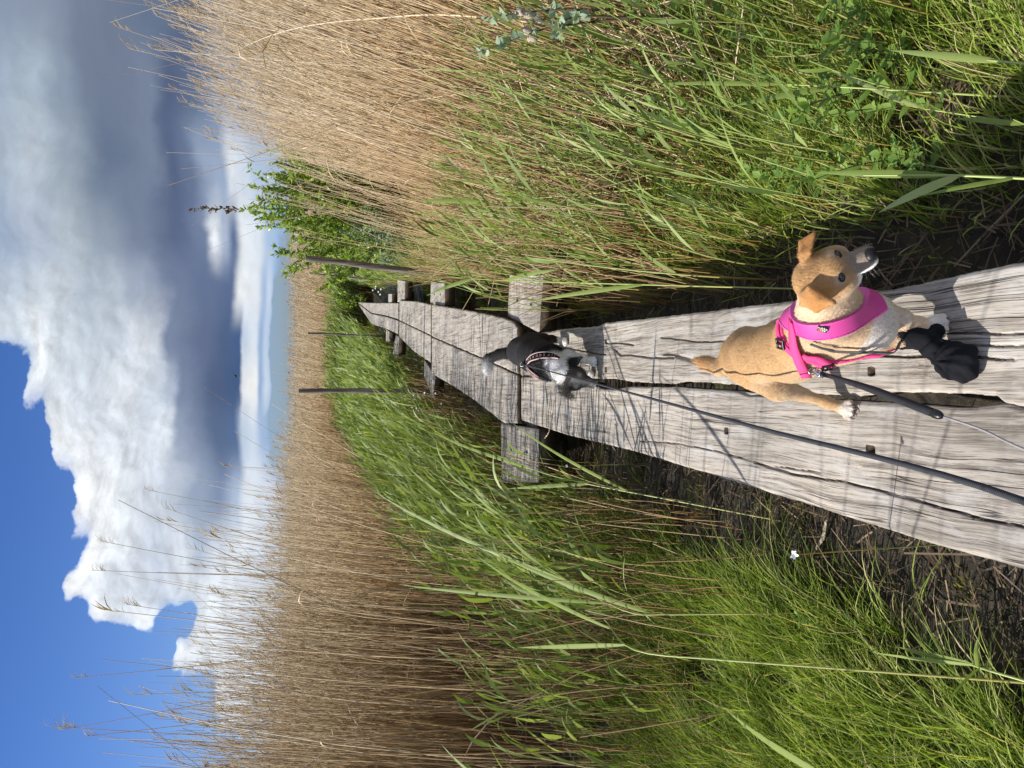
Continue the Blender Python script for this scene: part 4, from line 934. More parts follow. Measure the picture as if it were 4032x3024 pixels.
    for pix, txts in (([c2(818, 925), c2(850, 893), c2(900, 872), c2(960, 863), c2(1030, 868), c2(1080, 884), c2(1112, 897)], 'RIGHT'), ([c2(812, 958), c2(835, 995), c2(862, 1022), c2(895, 1045), c2(925, 1060)], 'LEFT')):
        bnd = skin_strap('chest_band', bvh, pix, [.026, .036, .036, .030, .014], M_black, H, .005, .008)
        if bnd is None: continue
        P, Nn = [], []
        for x, y in pix:
            p, n = project_uv(bvh, 3024 - y, x)
            if p is not None: P.append(p + n * .0085); Nn.append(n)
        P, Nn = np.array(P), nrm(np.array(Nn)); d = nrm(np.gradient(P, axis=0)); sd = nrm(np.cross(d, Nn)); w_ = np.interp(np.linspace(0, 1, len(P)), [0, .3, .7, 1], [.012, .0165, .015, .006])[:, None]
        for s in (-1, 1): strap('reflective_edge', P + sd * s * w_, Nn, .0045, M_edge, bnd, .0062)
        PP = catmull(P, 12); NN = nrm(catmull(Nn, 12)); word = 'LIFEGUARD'; seg = np.linspace(.10, .80, len(word)) * (len(PP) - 1); seg = seg.astype(int)
        if txts == 'RIGHT': seg = seg[::-1]
        for ch_, i_ in zip(word, seg):
            t_ = nrm(PP[min(i_ + 2, len(PP) - 1)] - PP[max(i_ - 2, 0)]) * (-1 if txts == 'RIGHT' else 1); n__ = NN[i_]; up_ = np.cross(n__, t_)
            text_mesh('letter', ch_, .017, PP[i_] + n__ * .0062, t_, up_, M_edge, bnd)
    p, n = project_uv(bvh, 1592, 2069); g = Geo(); a_ = n * .016 + p
    add_sphere('buckle', p + n * .012, (.018, .016, .010), M_plast, H, n=8)
    skin_strap('girth_strap', bvh, [c2(800, 925), c2(830, 890), c2(850, 850), c2(862, 815)], .010, M_strapg, H, .002, .008)
    L = thing('dog_leash', tuple(p + [0, 0, .05]), 'long flat charcoal webbing leash running from the black and white dog to the walker', 'leash')
    ex = Wz(1050, 4032, 1.12); hand = np.array([-.25, .28, 1.10]); s0 = p + n * .016
    aa = np.linspace(0, 2 * np.pi, 13); g = Geo(); P = s0 + np.cos(aa)[:, None] * RT * .012 + np.sin(aa)[:, None] * UP * .012; g.tube(P[None], np.full((1, 13), .003), np.array([.5]), 6); g.build('snap_hook', M_metal, L, True)
    mid_ = s0 * .5 + ex * .5 - np.array([0, 0, .0])
    strap('webbing', [s0 + [0, -.01, 0], s0 * .75 + ex * .25 - [0, 0, .012], mid_ - [0, 0, .014], s0 * .25 + ex * .75 - [0, 0, .008], ex, hand], [(0.15, -.6, .8)] * 6, [.0058, .0064, .0080, .0100, .0118, .012], M_leash2, L, .002, 8)
tan_dog(); black_dog()
# ------------------------------------------------------------------ vegetation
def path_x(y): return np.interp(y, [0, 1.26, 5, 8.5, 12, 20, 26], [-.10, -.066, .04, .48, 1.0, 2.05, 3.2])
def path_w(y): return np.interp(y, [0, 1.26, 5, 8.5, 12, 20], [.38, .33, .33, .38, .26, .16])
def curve(base, H, lean, bend, K=6):
    """stalks: base N,3; H N; lean N,2 (dx,dy per height); bend N,2 extra at top (quadratic)"""
    t = np.linspace(0, 1, K)[None, :, None]
    P = np.repeat(base[:, None], K, 1).astype(float)
    P[..., :2] += (lean[:, None] * t + bend[:, None] * t ** 2.2) * H[:, None, None]
    P[..., 2] += (t[..., 0]) * H[:, None] * (1 - .12 * (np.linalg.norm(bend, axis=1))[:, None] * t[..., 0])
    return P
def leaves(g, P0, d0, L, wd, droop, r, K=6, twist=None, fold=True):
    """arching blades from P0 with start direction d0"""
    N = len(P0); t = np.linspace(0, 1, K)[None, :, None]
    d0 = nrm(d0); P = P0[:, None] + d0[:, None] * t * L[:, None, None]
    P[..., 2] -= (t[..., 0] ** 2) * (droop * L)[:, None]
    P[..., 0] += (t[..., 0] ** 2) * (.17 * L)[:, None]                # wind from the left
    side = nrm(np.cross(d0, np.array([0, 0, 1.0]) + rng.normal(0, .45, (N, 3))))
    prof = np.array([.45, .95, 1.0, .8, .45, .02]) if K == 6 else np.interp(np.linspace(0, 1, K), [0, .2, .5, 1], [.45, 1, .9, .02])
    g.ribbon(P, wd[:, None] * prof[None], side, r)

def reed_bed(name, label, x, y, dia, rnd_lo=0., seed=0, panicle=.25, side=3, height=(1.75, 2.45), lean=(.07, .10), K=6, tall=.02, hpow=1.0):
    N = len(x); g = Geo(); gp = Geo()
    base = np.stack([x, y, gz(x, y) - .03], 1)
    H = rng.uniform(*height, N); H[rng.random(N) < tall] *= rng.uniform(1.12, 1.28); short = rng.random(N) < .16; H[short] *= rng.uniform(.25, .75, short.sum())
    ln = rng.normal(0, .045, (N, 2)) + [lean[0] + .04, 0]; bd = np.abs(rng.normal(lean[1] - .05, .045, (N, 1))) * np.array([[1.0, .1]]) + rng.normal(0, .03, (N, 2))
    cr = rng.random(N) < .035; ln[cr] += rng.normal(0, .35, (cr.sum(), 2))
    P = curve(base, H, ln, bd, K); R = (dia / 2 * rng.uniform(.7, 1.25, N))[:, None] * np.linspace(1.15, .42, K)[None]
    r = np.clip(rng.beta(1.7, 1.6, N) * (1 - rnd_lo) + rnd_lo, 0, 1)
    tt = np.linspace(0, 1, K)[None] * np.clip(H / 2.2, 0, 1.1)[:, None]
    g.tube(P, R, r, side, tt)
    # dead leaf remains along the stalk
    m = rng.choice(N, int(N * .55)); t_ = rng.uniform(.1, .9, len(m)); ii = (t_ * (K - 1)).astype(int); fr = (t_ * (K - 1) - ii)[:, None]
    p0 = P[m, ii] * (1 - fr) + P[m, np.minimum(ii + 1, K - 1)] * fr
    d = rng.normal(0, .35, (len(m), 3)) + [.35, 0, .75]; L = rng.uniform(.10, .34, len(m))
    leaves(g, p0, d, L, rng.uniform(.5, 1.0, len(m)) * dia * .75, rng.uniform(.1, 1.1, len(m)), np.clip(r[m] + rng.normal(0, .15, len(m)), 0, 1), 4)
    # feathery seed heads, wind-blown
    m = np.where((rng.random(N) < panicle) & ~short & ~cr)[0]
    if len(m):
        for k in range(9):
            L = rng.uniform(.05, .15, len(m)); p0 = P[m, -1] - nrm(P[m, -1] - P[m, -2]) * rng.uniform(0, .11, (len(m), 1))
            d = nrm(P[m, -1] - P[m, -2]) + rng.normal(0, .16, (len(m), 3)) + [.28, 0, 0]
            leaves(gp, p0, d, L, np.full(len(m), .0028) * max(1, dia / .007), rng.uniform(.1, .6, len(m)), rng.random(len(m)), 4)
    # lying and broken straw near the foot
    m = rng.choice(N, int(N * .35)); p0 = base[m] + np.stack([rng.normal(0, .1, len(m)), rng.normal(0, .1, len(m)), rng.uniform(.02, .5, len(m)) ** 1.3], 1)
    d = rng.normal(0, 1, (len(m), 3)) * [1, 1, .45]; L = rng.uniform(.2, .7, len(m))
    q = np.stack([p0, p0 + nrm(d) * L[:, None]], 1); g.tube(q, np.full((len(m), 2), dia * .42), rng.random(len(m)) * .7, 3, np.full((len(m), 2), .25))
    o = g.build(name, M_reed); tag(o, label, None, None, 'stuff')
    if gp.v: tag(gp.build('reed_plumes', M_plume), 'feathery seed heads on ' + label, None, None, 'stuff')
    return o
def scatter(n, y0, y1, xin, xout):
    y = rng.uniform(y0, y1, n); a, b = xin(y), xout(y); return a + (b - a) * rng.random(n), y
left_edge = lambda y: np.interp(y, [0, 3.0, 3.7, 6, 9, 14, 20, 30], [-6.5, -4.2, -1.95, -1.7, -1.6, -1.5, -1.3, -1.0]) + .18 * wob(y, y * 0, 2.5)
right_edge = lambda y: np.interp(y, [0, 3, 4, 5, 8, 9.6, 12, 20, 30], [2.9, 2.3, 1.95, 1.95, 2.1, 2.35, 3.6, 5.2, 6.5]) + .15 * wob(y, y * 0 + 3, 2.5)
def dead_reeds():
    x, y = scatter(330, 3.0, 9, left_edge, lambda y: left_edge(y) - 1.2); x2, y2 = scatter(7000, 2.6, 9, lambda y: left_edge(y) - 1.0, lambda y: left_edge(y) - 4.5)
    x3 = left_edge(np.linspace(3.6, 9, 90)) + np.abs(rng.normal(0, .3, 90)); y3 = np.linspace(3.6, 9, 90)
    reed_bed('reed_bed', 'brown dead reeds standing along the left of the boardwalk', np.r_[x, x2, x3], np.r_[y, y2, y3], .0074, seed=1, lean=(.05, .10), height=(1.75, 2.8), tall=.05, panicle=.12)
    y = rng.uniform(.9, 3.5, 60); x = -.52 * y - rng.uniform(.35, 2.2, 60)
    reed_bed('reed_bed', 'loose dead reeds just left of the view that stripe the planks with shadow', x, y, .0075, seed=9, lean=(.05, .10), panicle=.3)
    x, y = scatter(1400, 8.8, 22, left_edge, lambda y: left_edge(y) - 1.2); x2, y2 = scatter(14000, 8, 24, lambda y: left_edge(y) - 1.0, lambda y: left_edge(y) - 3 - y * .5)
    reed_bed('reed_bed', 'farther brown dead reeds left beyond the posts', np.r_[x, x2], np.r_[y, y2], .0085, seed=2, K=5, height=(1.7, 2.35), panicle=.2)
    x, y = scatter(5200, 3.4, 9.9, right_edge, lambda y: right_edge(y) + 1.9); x2, y2 = scatter(3800, 4, 10, lambda y: right_edge(y) + 1.6, lambda y: right_edge(y) + 3.8)
    reed_bed('reed_bed', 'pale straw coloured dead reeds leaning on the right of the boardwalk', np.r_[x, x2], np.r_[y, y2], .0072, rnd_lo=.28, seed=3, lean=(.12, .10), height=(1.95, 2.85), tall=.04, panicle=.25)
    x, y = scatter(480, 3.2, 7.4, lambda y: right_edge(y) - .95, right_edge)
    reed_bed('reed_bed', 'loose pale reeds thinning out into the green growth on the right', x, y, .0066, rnd_lo=.25, seed=8, lean=(.12, .10), height=(.9, 2.3), panicle=.1)
    x, y = scatter(8000, 10, 22, right_edge, lambda y: right_edge(y) + 2 + y * .3)
    reed_bed('reed_bed', 'farther pale dead reeds behind the bush on the right', x, y, .009, rnd_lo=.2, seed=4, K=5, height=(1.6, 2.25), panicle=.2)
    # the distant bed closes the view at the end of the walk
    y = rng.uniform(20.5, 30, 16000); x = rng.uniform(-1, 1, 16000) * (y * .62 + 1) + 2
    reed_bed('reed_bed', 'distant brown reed bed closing the view past the end of the boardwalk', x, y, .013, seed=5, K=4, height=(1.6, 2.2), panicle=.22, side=3)
    y = 30 + 60 * rng.random(12000) ** 1.6; x = rng.uniform(-1, 1, 12000) * (y * .62 + 1)
    reed_bed('reed_bed', 'farthest brown reed bed at the horizon', x, y, .035, seed=6, K=4, height=(1.7, 2.3), panicle=.15)

def green_reeds(name, x, y, H, label, nleaf=5, Ls=(.16, .34), wd=(.006, .012), lean=.10, stuff=True, sd=.0026, parent=None):
    N = len(x); g = Geo(); gs = Geo(); base = np.stack([x, y, gz(x, y) - .02], 1)
    ln = rng.normal(0, .07, (N, 2)) + [lean, 0]; bd = np.abs(rng.normal(.10, .06, (N, 1))) * [[1.0, 0]]
    P = curve(base, H, ln, bd, 6); gs.tube(P, (sd * rng.uniform(.8, 1.3, N))[:, None] * np.linspace(1.1, .5, 6)[None], rng.random(N), 3)
    for k in range(nleaf):
        t_ = np.clip(.42 + .58 * (k + rng.random(N)) / nleaf, 0, .995); ii = (t_ * 5).astype(int); fr = (t_ * 5 - ii)[:, None]
        p0 = P[np.arange(N), ii] * (1 - fr) + P[np.arange(N), ii + 1] * fr
        ax = nrm(P[:, -1] - P[:, -3]); a = rng.uniform(0, 6.28, N); out = np.stack([np.cos(a), np.sin(a), 0 * a], 1) + [.32, 0, 0]
        d = ax + out * rng.uniform(.15, .65, N)[:, None]
        L = rng.uniform(*Ls, N) * (1 - .25 * t_) * np.clip(H / .8, .5, 1.2)
        leaves(g, p0, d, L, rng.uniform(*wd, N), rng.uniform(-.05, .45, N), rng.random(N))
    if stuff:
        tag(g.build(name, M_green), label, None, None, 'stuff'); tag(gs.build(name + '_stems', M_gstem), 'stems of the ' + label, None, None, 'stuff')
    return g, gs
def belt():
    def lx(y): return path_x(y) - path_w(y)
    def rx(y): return path_x(y) + path_w(y)
    # left belt
    n = 2300; y = 3.0 + 8 * rng.random(n) ** 1.35; u = rng.random(n); x = (lx(y) - np.interp(y, [3, 6, 7], [.15, .2, .42])) * (1 - u) + (np.maximum(left_edge(y), -2.2) + .05) * u
    k = rng.random(n) < np.clip((y - 2.8) / 1.0, .15, 1) * np.where((u < .3) & (y < 4.6), .3, 1) * np.where(u < .15, .5, 1) * np.clip((x + 1.9) / .5 + (y - 6) / 3, .35, 1) * np.clip(.75 + .9 * wob(x * 1.5, y, 3.0), .15, 1) * np.where((np.abs(y - 5.15) < .65) & (x > -1.15), .22, 1); x, y = x[k], y[k]
    green_reeds('green_reeds', x, y, rng.uniform(.50, 1.05, len(x)), 'young green reeds between the boardwalk and the brown bed on the left', lean=.09, nleaf=4)
    n = 2600; y = rng.uniform(10.5, 24, n); u = rng.random(n); x = (lx(y) - .32) * (1 - u) + (left_edge(y) + .1) * u - .2 * rng.random(n)
    green_reeds('green_reeds', x, y, rng.uniform(.5, .95, n), 'farther young green reeds left of the boardwalk', nleaf=4, wd=(.010, .018), sd=.004)
    # right belt
    n = 1900; y = rng.uniform(2.2, 11, n); u = rng.random(n) ** 1.1; x = (rx(y) + np.interp(y, [3, 6, 7], [.06, .10, .30])) * (1 - u) + (right_edge(y) + .2) * u
    k = rng.random(n) < np.clip((y - 1.6) / 2.6, .08, 1) * np.where(u < .12, .45, 1) * np.clip(1.25 - u, .3, 1) * np.where((y > 4.3) & (y < 5.9) & (x < 1.0), .12, 1) * np.where((y > 5.9) & (y < 9.3) & (x < rx(y) + .30), .2, 1); x, y = x[k], y[k]
    green_reeds('green_reeds', x, y, rng.uniform(.45, 1.05, len(x)) * np.interp(y, [5, 7], [1, .62]), 'young green reeds on the right edge of the boardwalk', nleaf=3, lean=.05, sd=.0040, wd=(.0045, .009))
    n = 1900; y = rng.uniform(10.5, 22, n); u = rng.random(n); x = (rx(y) + .30) * (1 - u) + (right_edge(y) + .3) * u
    green_reeds('green_reeds', x, y, rng.uniform(.45, .85, n), 'farther young green reeds right of the boardwalk', nleaf=4, wd=(.010, .018), sd=.004)
    n = 2200; y = rng.uniform(20.3, 22.5, n); x = rng.uniform(-.5, 4.8, n)
    green_reeds('green_reeds', x, y, rng.uniform(.7, 1.15, n), 'green reeds where the boardwalk disappears', nleaf=4, wd=(.013, .022), sd=.005)
    n = 170; y = rng.uniform(1.7, 3.6, n); x = rx(y) + rng.uniform(.12, 1.9, n)
    green_reeds('green_reeds', x, y, rng.uniform(.45, .95, n), 'scattered young reed shoots standing in the grass of the near right bank', nleaf=3, lean=.05, sd=.003, wd=(.004, .008))
    # red-brown bare reed stems, mixed in
    n = 4000; sdn = rng.random(n) < .36; y = rng.uniform(2.6, 11, n); u = rng.random(n) ** 1.2
    x = np.where(sdn, (lx(y) - .22) * (1 - u) + np.maximum(left_edge(y), -2.3) * u, (rx(y) + .06) * (1 - u) + right_edge(y) * u)
    k = (rng.random(n) < np.clip((y - 1.6) / 2.0, .15, 1)) & ~((y > 4.3) & (y < 6.0) & (x > -1.1) & (x < 1.0)) & ~((x > 0) & (y > 5.9) & (x < rx(y) + .3)); x, y = x[k], y[k]; n = len(x)
    g = Geo(); P = curve(np.stack([x, y, gz(x, y) - .02], 1), rng.uniform(.3, 1.1, n) * np.interp(y, [5, 8], [1, .65]), rng.normal(0, .08, (n, 2)) + [.1, 0], rng.normal(0, .1, (n, 2)), 4)
    g.tube(P, np.linspace(.0032, .0018, 4)[None].repeat(n, 0), rng.random(n) * .75, 3, np.linspace(0, .6, 4)); tag(g.build('old_reed_stems', M_reed), 'thin old reed stems mixed into the green belt', None, None, 'stuff')

def grass_patch(name, label, cx, cy, spread, n, L, wd, lean=(0.25, 0), mat=None, cl=.06, droop=(.15, .75), rlo=0, rhi=1):
    """tufts: cx, cy tuft centres"""
    k = rng.integers(0, len(cx), n); a = rng.uniform(0, 6.28, n); rr = np.abs(rng.normal(0, cl, n))
    x = cx[k] + np.cos(a) * rr; y = cy[k] + np.sin(a) * rr; p0 = np.stack([x, y, gz(x, y) - .01], 1)
    tl = rng.normal(0, .16, (len(cx), 2))[k]
    out = np.stack([np.cos(a) * rr / cl * .28 + tl[:, 0] + lean[0], np.sin(a) * rr / cl * .28 + tl[:, 1] + lean[1], np.ones(n)], 1) + rng.normal(0, .10, (n, 3))
    g = Geo(); ts = rng.uniform(.7, 1.15, len(cx))[k]
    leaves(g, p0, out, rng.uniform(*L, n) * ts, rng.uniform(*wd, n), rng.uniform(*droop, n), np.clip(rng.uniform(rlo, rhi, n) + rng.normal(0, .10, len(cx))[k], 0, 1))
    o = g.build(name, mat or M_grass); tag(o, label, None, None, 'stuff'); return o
def grasses():
    lx = lambda y: path_x(y) - path_w(y); rx = lambda y: path_x(y) + path_w(y)
    # tussocks left near
    def rej(n, y0, y1, x0, x1, f):
        y = rng.uniform(y0, y1, n); x = rng.uniform(x0, x1, n); k = f(x, y); return x[k], y[k]
    cx, cy = rej(520, .5, 3.6, -2.3, -.6, lambda x, y: (x < lx(y) - np.interp(y, [.5, 1.3, 1.9, 2.6, 3.6], [.62, .56, .36, .42, .62]) - .07 * wob(x * 0, y, 4)))
    grass_patch('sedge', 'thick bright green sedge tussocks left of the mud', cx, cy, 0, 26000, (.22, .48), (.0013, .0028), (.18, .04))
    cx, cy = rej(500, 3.2, 7.5, -2.3, -.1, lambda x, y: x < lx(y) - .32 - .1 * wob(x, y, 2))
    grass_patch('sedge', 'fine green grass under the reeds on the left', cx, cy, 0, 15000, (.14, .34), (.0018, .0036), (.2, 0))
    cx, cy = rej(900, .6, 4.4, .3, 3.6, lambda x, y: (x > rx(y) + np.interp(y, [.6, 1.2, 1.7, 2.4, 4.4], [.28, .25, .20, .16, .10]) + .05 * wob(x * 0, y, 5)))
    grass_patch('sedge', 'fine green grass on the right bank beside the dogs', cx, cy, 0, 26000, (.10, .36), (.0012, .0026), (.12, 0), rhi=1.06)
    cx, cy = rej(260, 1.3, 3.2, .5, 2.3, lambda x, y: x > rx(y) + np.interp(y, [1.3, 1.7, 3.2], [.38, .30, .22]))
    grass_patch('sedge', 'longer grass at the near right corner', cx, cy, 0, 9000, (.12, .46), (.0012, .0028), (.12, 0), rlo=.25, rhi=1.05, cl=.045)
    cx, cy = rej(700, 4.2, 11, .4, 4.0, lambda x, y: (x > rx(y) + .07) & (x < right_edge(y) + .6))
    grass_patch('sedge', 'grass under the green reeds on the right', cx, cy, 0, 12000, (.12, .28), (.002, .004), (.1, 0))
    cx, cy = rej(900, 7, 22, -2.2, 5.5, lambda x, y: np.abs(x - path_x(y)) > path_w(y) + .22)
    grass_patch('sedge', 'farther green grass on both sides of the boardwalk', cx, cy, 0, 20000, (.15, .36), (.004, .008), (.15, 0), cl=.14)
    # mossy fringe and low shoots in the wet strip
    cx, cy = rej(260, .7, 6, -1.3, 1.6, lambda x, y: (np.abs(x - path_x(y)) > path_w(y) - .05) & (np.abs(x - path_x(y)) < path_w(y) + .55))
    grass_patch('moss', 'low yellow-green moss and shoots in the wet strip by the planks', cx, cy, 0, 14000, (.012, .05), (.0015, .004), (0, 0), M_moss, .07)
    # litter
    n = 19000; y = .5 + 9 * rng.random(n) ** 1.5; x = path_x(y) + rng.choice([-1, 1], n) * (path_w(y) - .1 + rng.random(n) ** 1.4 * 1.9)
    p = np.stack([x, y, gz(x, y) + rng.uniform(.0, .045, n)], 1); d = rng.normal(0, 1, (n, 3)) * [1, 1, .22]; L = rng.uniform(.015, .12, n) * rng.choice([1, 1, 1, 1, 2.5], n)
    q = np.stack([p, p + nrm(d) * L[:, None] * .5 + [0, 0, .004], p + nrm(d) * L[:, None]], 1); g = Geo(); r = rng.beta(1.2, 3.0, n)
    g.ribbon(q, np.full((n, 3), 1) * rng.uniform(.0008, .0032, n)[:, None], nrm(np.cross(nrm(d), rng.normal(0, .3, (n, 3)) + [0, 0, 1])), r)
    n = 1500; y = rng.uniform(2.6, 7, n); x = rng.uniform(.95, 2.6, n); p = np.stack([x, y, gz(x, y) + rng.uniform(0, .30, n)], 1); d = rng.normal(0, 1, (n, 3)) * [.6, .6, .5] + [.3, .2, .45]; L = rng.uniform(.2, .7, n)
    g2 = Geo(); g2.tube(np.stack([p, p + nrm(d) * L[:, None]], 1), np.full((n, 2), .003), rng.uniform(.25, 1, n), 3, np.full((n, 2), .6)); tag(g2.build('fallen_straw', M_reed), 'fallen pale straw tangled in the grass of the right bank', None, None, 'stuff')
    tag(g.build('reed_litter', M_litter), 'rotting straw and dead leaves lying on the mud', None, None, 'stuff')

# ---- leafy plants built leaf by leaf
def leaf_shape(g, p, d, n, L, w, r, teeth=7, fold=.25, droop=.15):
    d = nrm(np.array(d, float)); n = np.array(n, float); n = nrm(n - (n @ d) * d); s_ = np.cross(n, d)
    t = np.linspace(0, 1, teeth * 2 + 1); prof = np.sin(np.pi * t ** .75) ** .8 * (1 - .25 * t); prof[1::2] *= 1.12; prof[2::2] *= .86; prof[0] = .03; prof[-1] = 0
    c = p + d * (t * L)[:, None] - n * (droop * L * t ** 2)[:, None]; wv = (prof * w)[:, None]
    a = c - s_ * wv + n * wv * fold; b = c + s_ * wv + n * wv * fold; k = len(t)
    v = np.concatenate([a, c, b]); i = np.arange(k - 1)
    g.add(v, np.concatenate([np.stack([i, i + 1, i + 1 + k, i + k], 1), np.stack([i + k, i + k + 1, i + 1 + 2 * k, i + 2 * k], 1)]), r=r, t=np.concatenate([t, t, t]))
def herb_proto(kind, seed):
    """opposite serrated leaves up an arching red-brown stem"""
    g = Geo(); gs = Geo(); H = .34 + .12 * (seed % 3); a = rng.uniform(0, 6.28); bend = np.array([math.cos(a), math.sin(a), 0]) * .10
    t = np.linspace(0, 1, 7); S = np.stack([bend[0] * t ** 2, bend[1] * t ** 2, t * H], 1); gs.tube(S[None], np.linspace(.0028, .0012, 7)[None], np.array([.3]), 5)
    nn = 6
    for k in range(nn):
        q = .25 + .75 * k / (nn - 1); c = np.array([np.interp(q, t, S[:, i]) for i in range(3)]); ph = (k % 2) * math.pi / 2 + seed
        for s in (0, math.pi):
            o = np.array([math.cos(ph + s), math.sin(ph + s), .35 + .5 * q + rng.normal(0, .12)]); L = (.085 - .035 * q) * rng.uniform(.85, 1.2)
            if kind == 0: leaf_shape(g, c, o, (0, 0, 1), L, L * .30, .3 + .6 * rng.random(), 7)
            else:
                leaf_shape(g, c + nrm(o) * L * .8, o, (0, 0, 1), L * .8, L * .30, .3 + .6 * rng.random(), 6)
                gs.tube(np.array([[c, c + nrm(o) * L * .8]]), np.full((1, 2), .0011), np.array([.4]), 3)
                for q_ in (.35, .75):
                    for w_ in (-1, 1):
                        sd_ = nrm(np.cross(o, [0, 0, 1])) * w_ + nrm(o) * .5; leaf_shape(g, c + nrm(o) * L * q_, sd_, (0, 0, 1), L * .50, L * .16, .3 + .6 * rng.random(), 4)
    leaf_shape(g, S[-1], (bend[0], bend[1], 1), (1, 0, .2), .05, .014, .8, 6)
    return g, gs
def copy_tree(o, loc, rz, sc):
    r = o.copy(); COL.objects.link(r); r.location = loc; r.rotation_euler = (0, 0, rz); r.scale = (sc,) * 3
    for ch in o.children:
        c = ch.copy(); COL.objects.link(c); c.parent = r; c.matrix_parent_inverse = ch.matrix_parent_inverse.copy()
    return r
def herbs():
    pixs = [(2330, 420), (2420, 620), (2500, 270), (2620, 120), (2680, 560), (2850, 100), (2960, 520), (3030, 620), (3060, 330), (3130, 600), (3180, 160), (3260, 560),
            (3330, 620), (3520, 640), (3560, 400), (3420, 240), (2250, 300), (2360, 60), (2480, 80), (2980, 210), (3380, 420), (2700, 700), (2400, 200), (2520, 40), (2760, 30), (2900, 330), (2640, 300), (3300, 130), (3440, 330), (2780, 470), (2200, 480), (3080, 700), (2560, 560), (3230, 350)]
    protos = []
    for i, (V, y) in enumerate(pixs):
        p = W(3024 - y, V + 150, -DECK + .12); kind = 0 if i % 3 else 1; z = float(gz(p[0], p[1]))
        loc = (p[0], p[1], z)
        if len(protos) < 6:
            o = thing('herb_plant', (0, 0, 0), 'leafy green herb with toothed leaves growing in the grass right of the boardwalk', 'herb', 'leafy herbs in the grass on the right')
            g, gs = herb_proto(i % 2, i); g.build('leaves', M_herb, o); gs.build('stem', M_twig, o); o.location = loc; protos.append(o); o.scale = (1, 1, 1)
        else: copy_tree(protos[i % 6], loc, rng.uniform(0, 6.28), rng.uniform(.5, .95))
    p = W(3024 - 2470, 3330, -DECK + .05); o = copy_tree(protos[1], (p[0], p[1], float(gz(p[0], p[1]))), 1.0, .42)
    o['label'] = 'small lone herb growing out of the dark mud left of the boardwalk'; del o['group']

def big_reed(stem, leafs, label, rad=.0035, mat=None):
    """stem: list of (x, y) photo points with camera depth; leafs: (t on stem, tip photo point, tip depth, half width)"""
    S = np.array([Wz(3024 - y, x, z) for x, y, z in stem]); S = catmull(S, 5) if len(S) > 2 else np.linspace(S[0], S[1], 8)
    g0 = S[0].copy(); drop = g0[2] - (float(gz(g0[0], g0[1])) - .02)
    if drop > .01:
        d = nrm(S[0] - S[2]); d = d if d[2] < -.3 else nrm(d + [0, 0, -.8]); ext = [S[0] + d / -d[2] * drop * q for q in np.linspace(1, .1, 6)]; S = np.concatenate([ext, S])
    root = thing('green_reed', tuple(S[0]), label, 'reed'); gs = Geo(); K = len(S)
    gs.tube(S[None], np.linspace(rad, rad * .55, K)[None], np.array([.6]), 6, np.linspace(.2, 1, K)); gs.build('stem', M_gstem if mat is None else mat, root, True)
    for t_, (x, y), z, w_ in leafs:
        k = t_ * (K - 1); i = min(int(k), K - 2); p0 = S[i] * (1 - (k - i)) + S[i + 1] * (k - i); p2 = Wz(3024 - y, x, z); m_ = (p0 + p2) / 2 + [0, 0, .10 * np.linalg.norm(p2 - p0)]
        tt = np.linspace(0, 1, 12)[:, None]; P = (1 - tt) ** 2 * p0 + 2 * tt * (1 - tt) * m_ + tt ** 2 * p2
        prof = np.interp(np.linspace(0, 1, 12), [0, .12, .35, .7, 1], [.35, .85, 1, .65, .02]) * w_
        d = nrm(np.gradient(P, axis=0)); s_ = nrm(np.cross(d, (FW + [.3, 0, -.5])[None]))
        g = Geo(); n_ = np.cross(s_, d); a = P - s_ * prof[:, None] + n_ * prof[:, None] * .3; b = P + s_ * prof[:, None] + n_ * prof[:, None] * .3
        v = np.concatenate([a, P, b]); q = np.arange(11); g.add(v, np.concatenate([np.stack([q, q + 1, q + 13, q + 12], 1), np.stack([q + 12, q + 13, q + 25, q + 24], 1)]), r=rng.uniform(.35, .95), t=np.tile(np.linspace(0, 1, 12), 3))
        g.build('leaf', M_green, root)
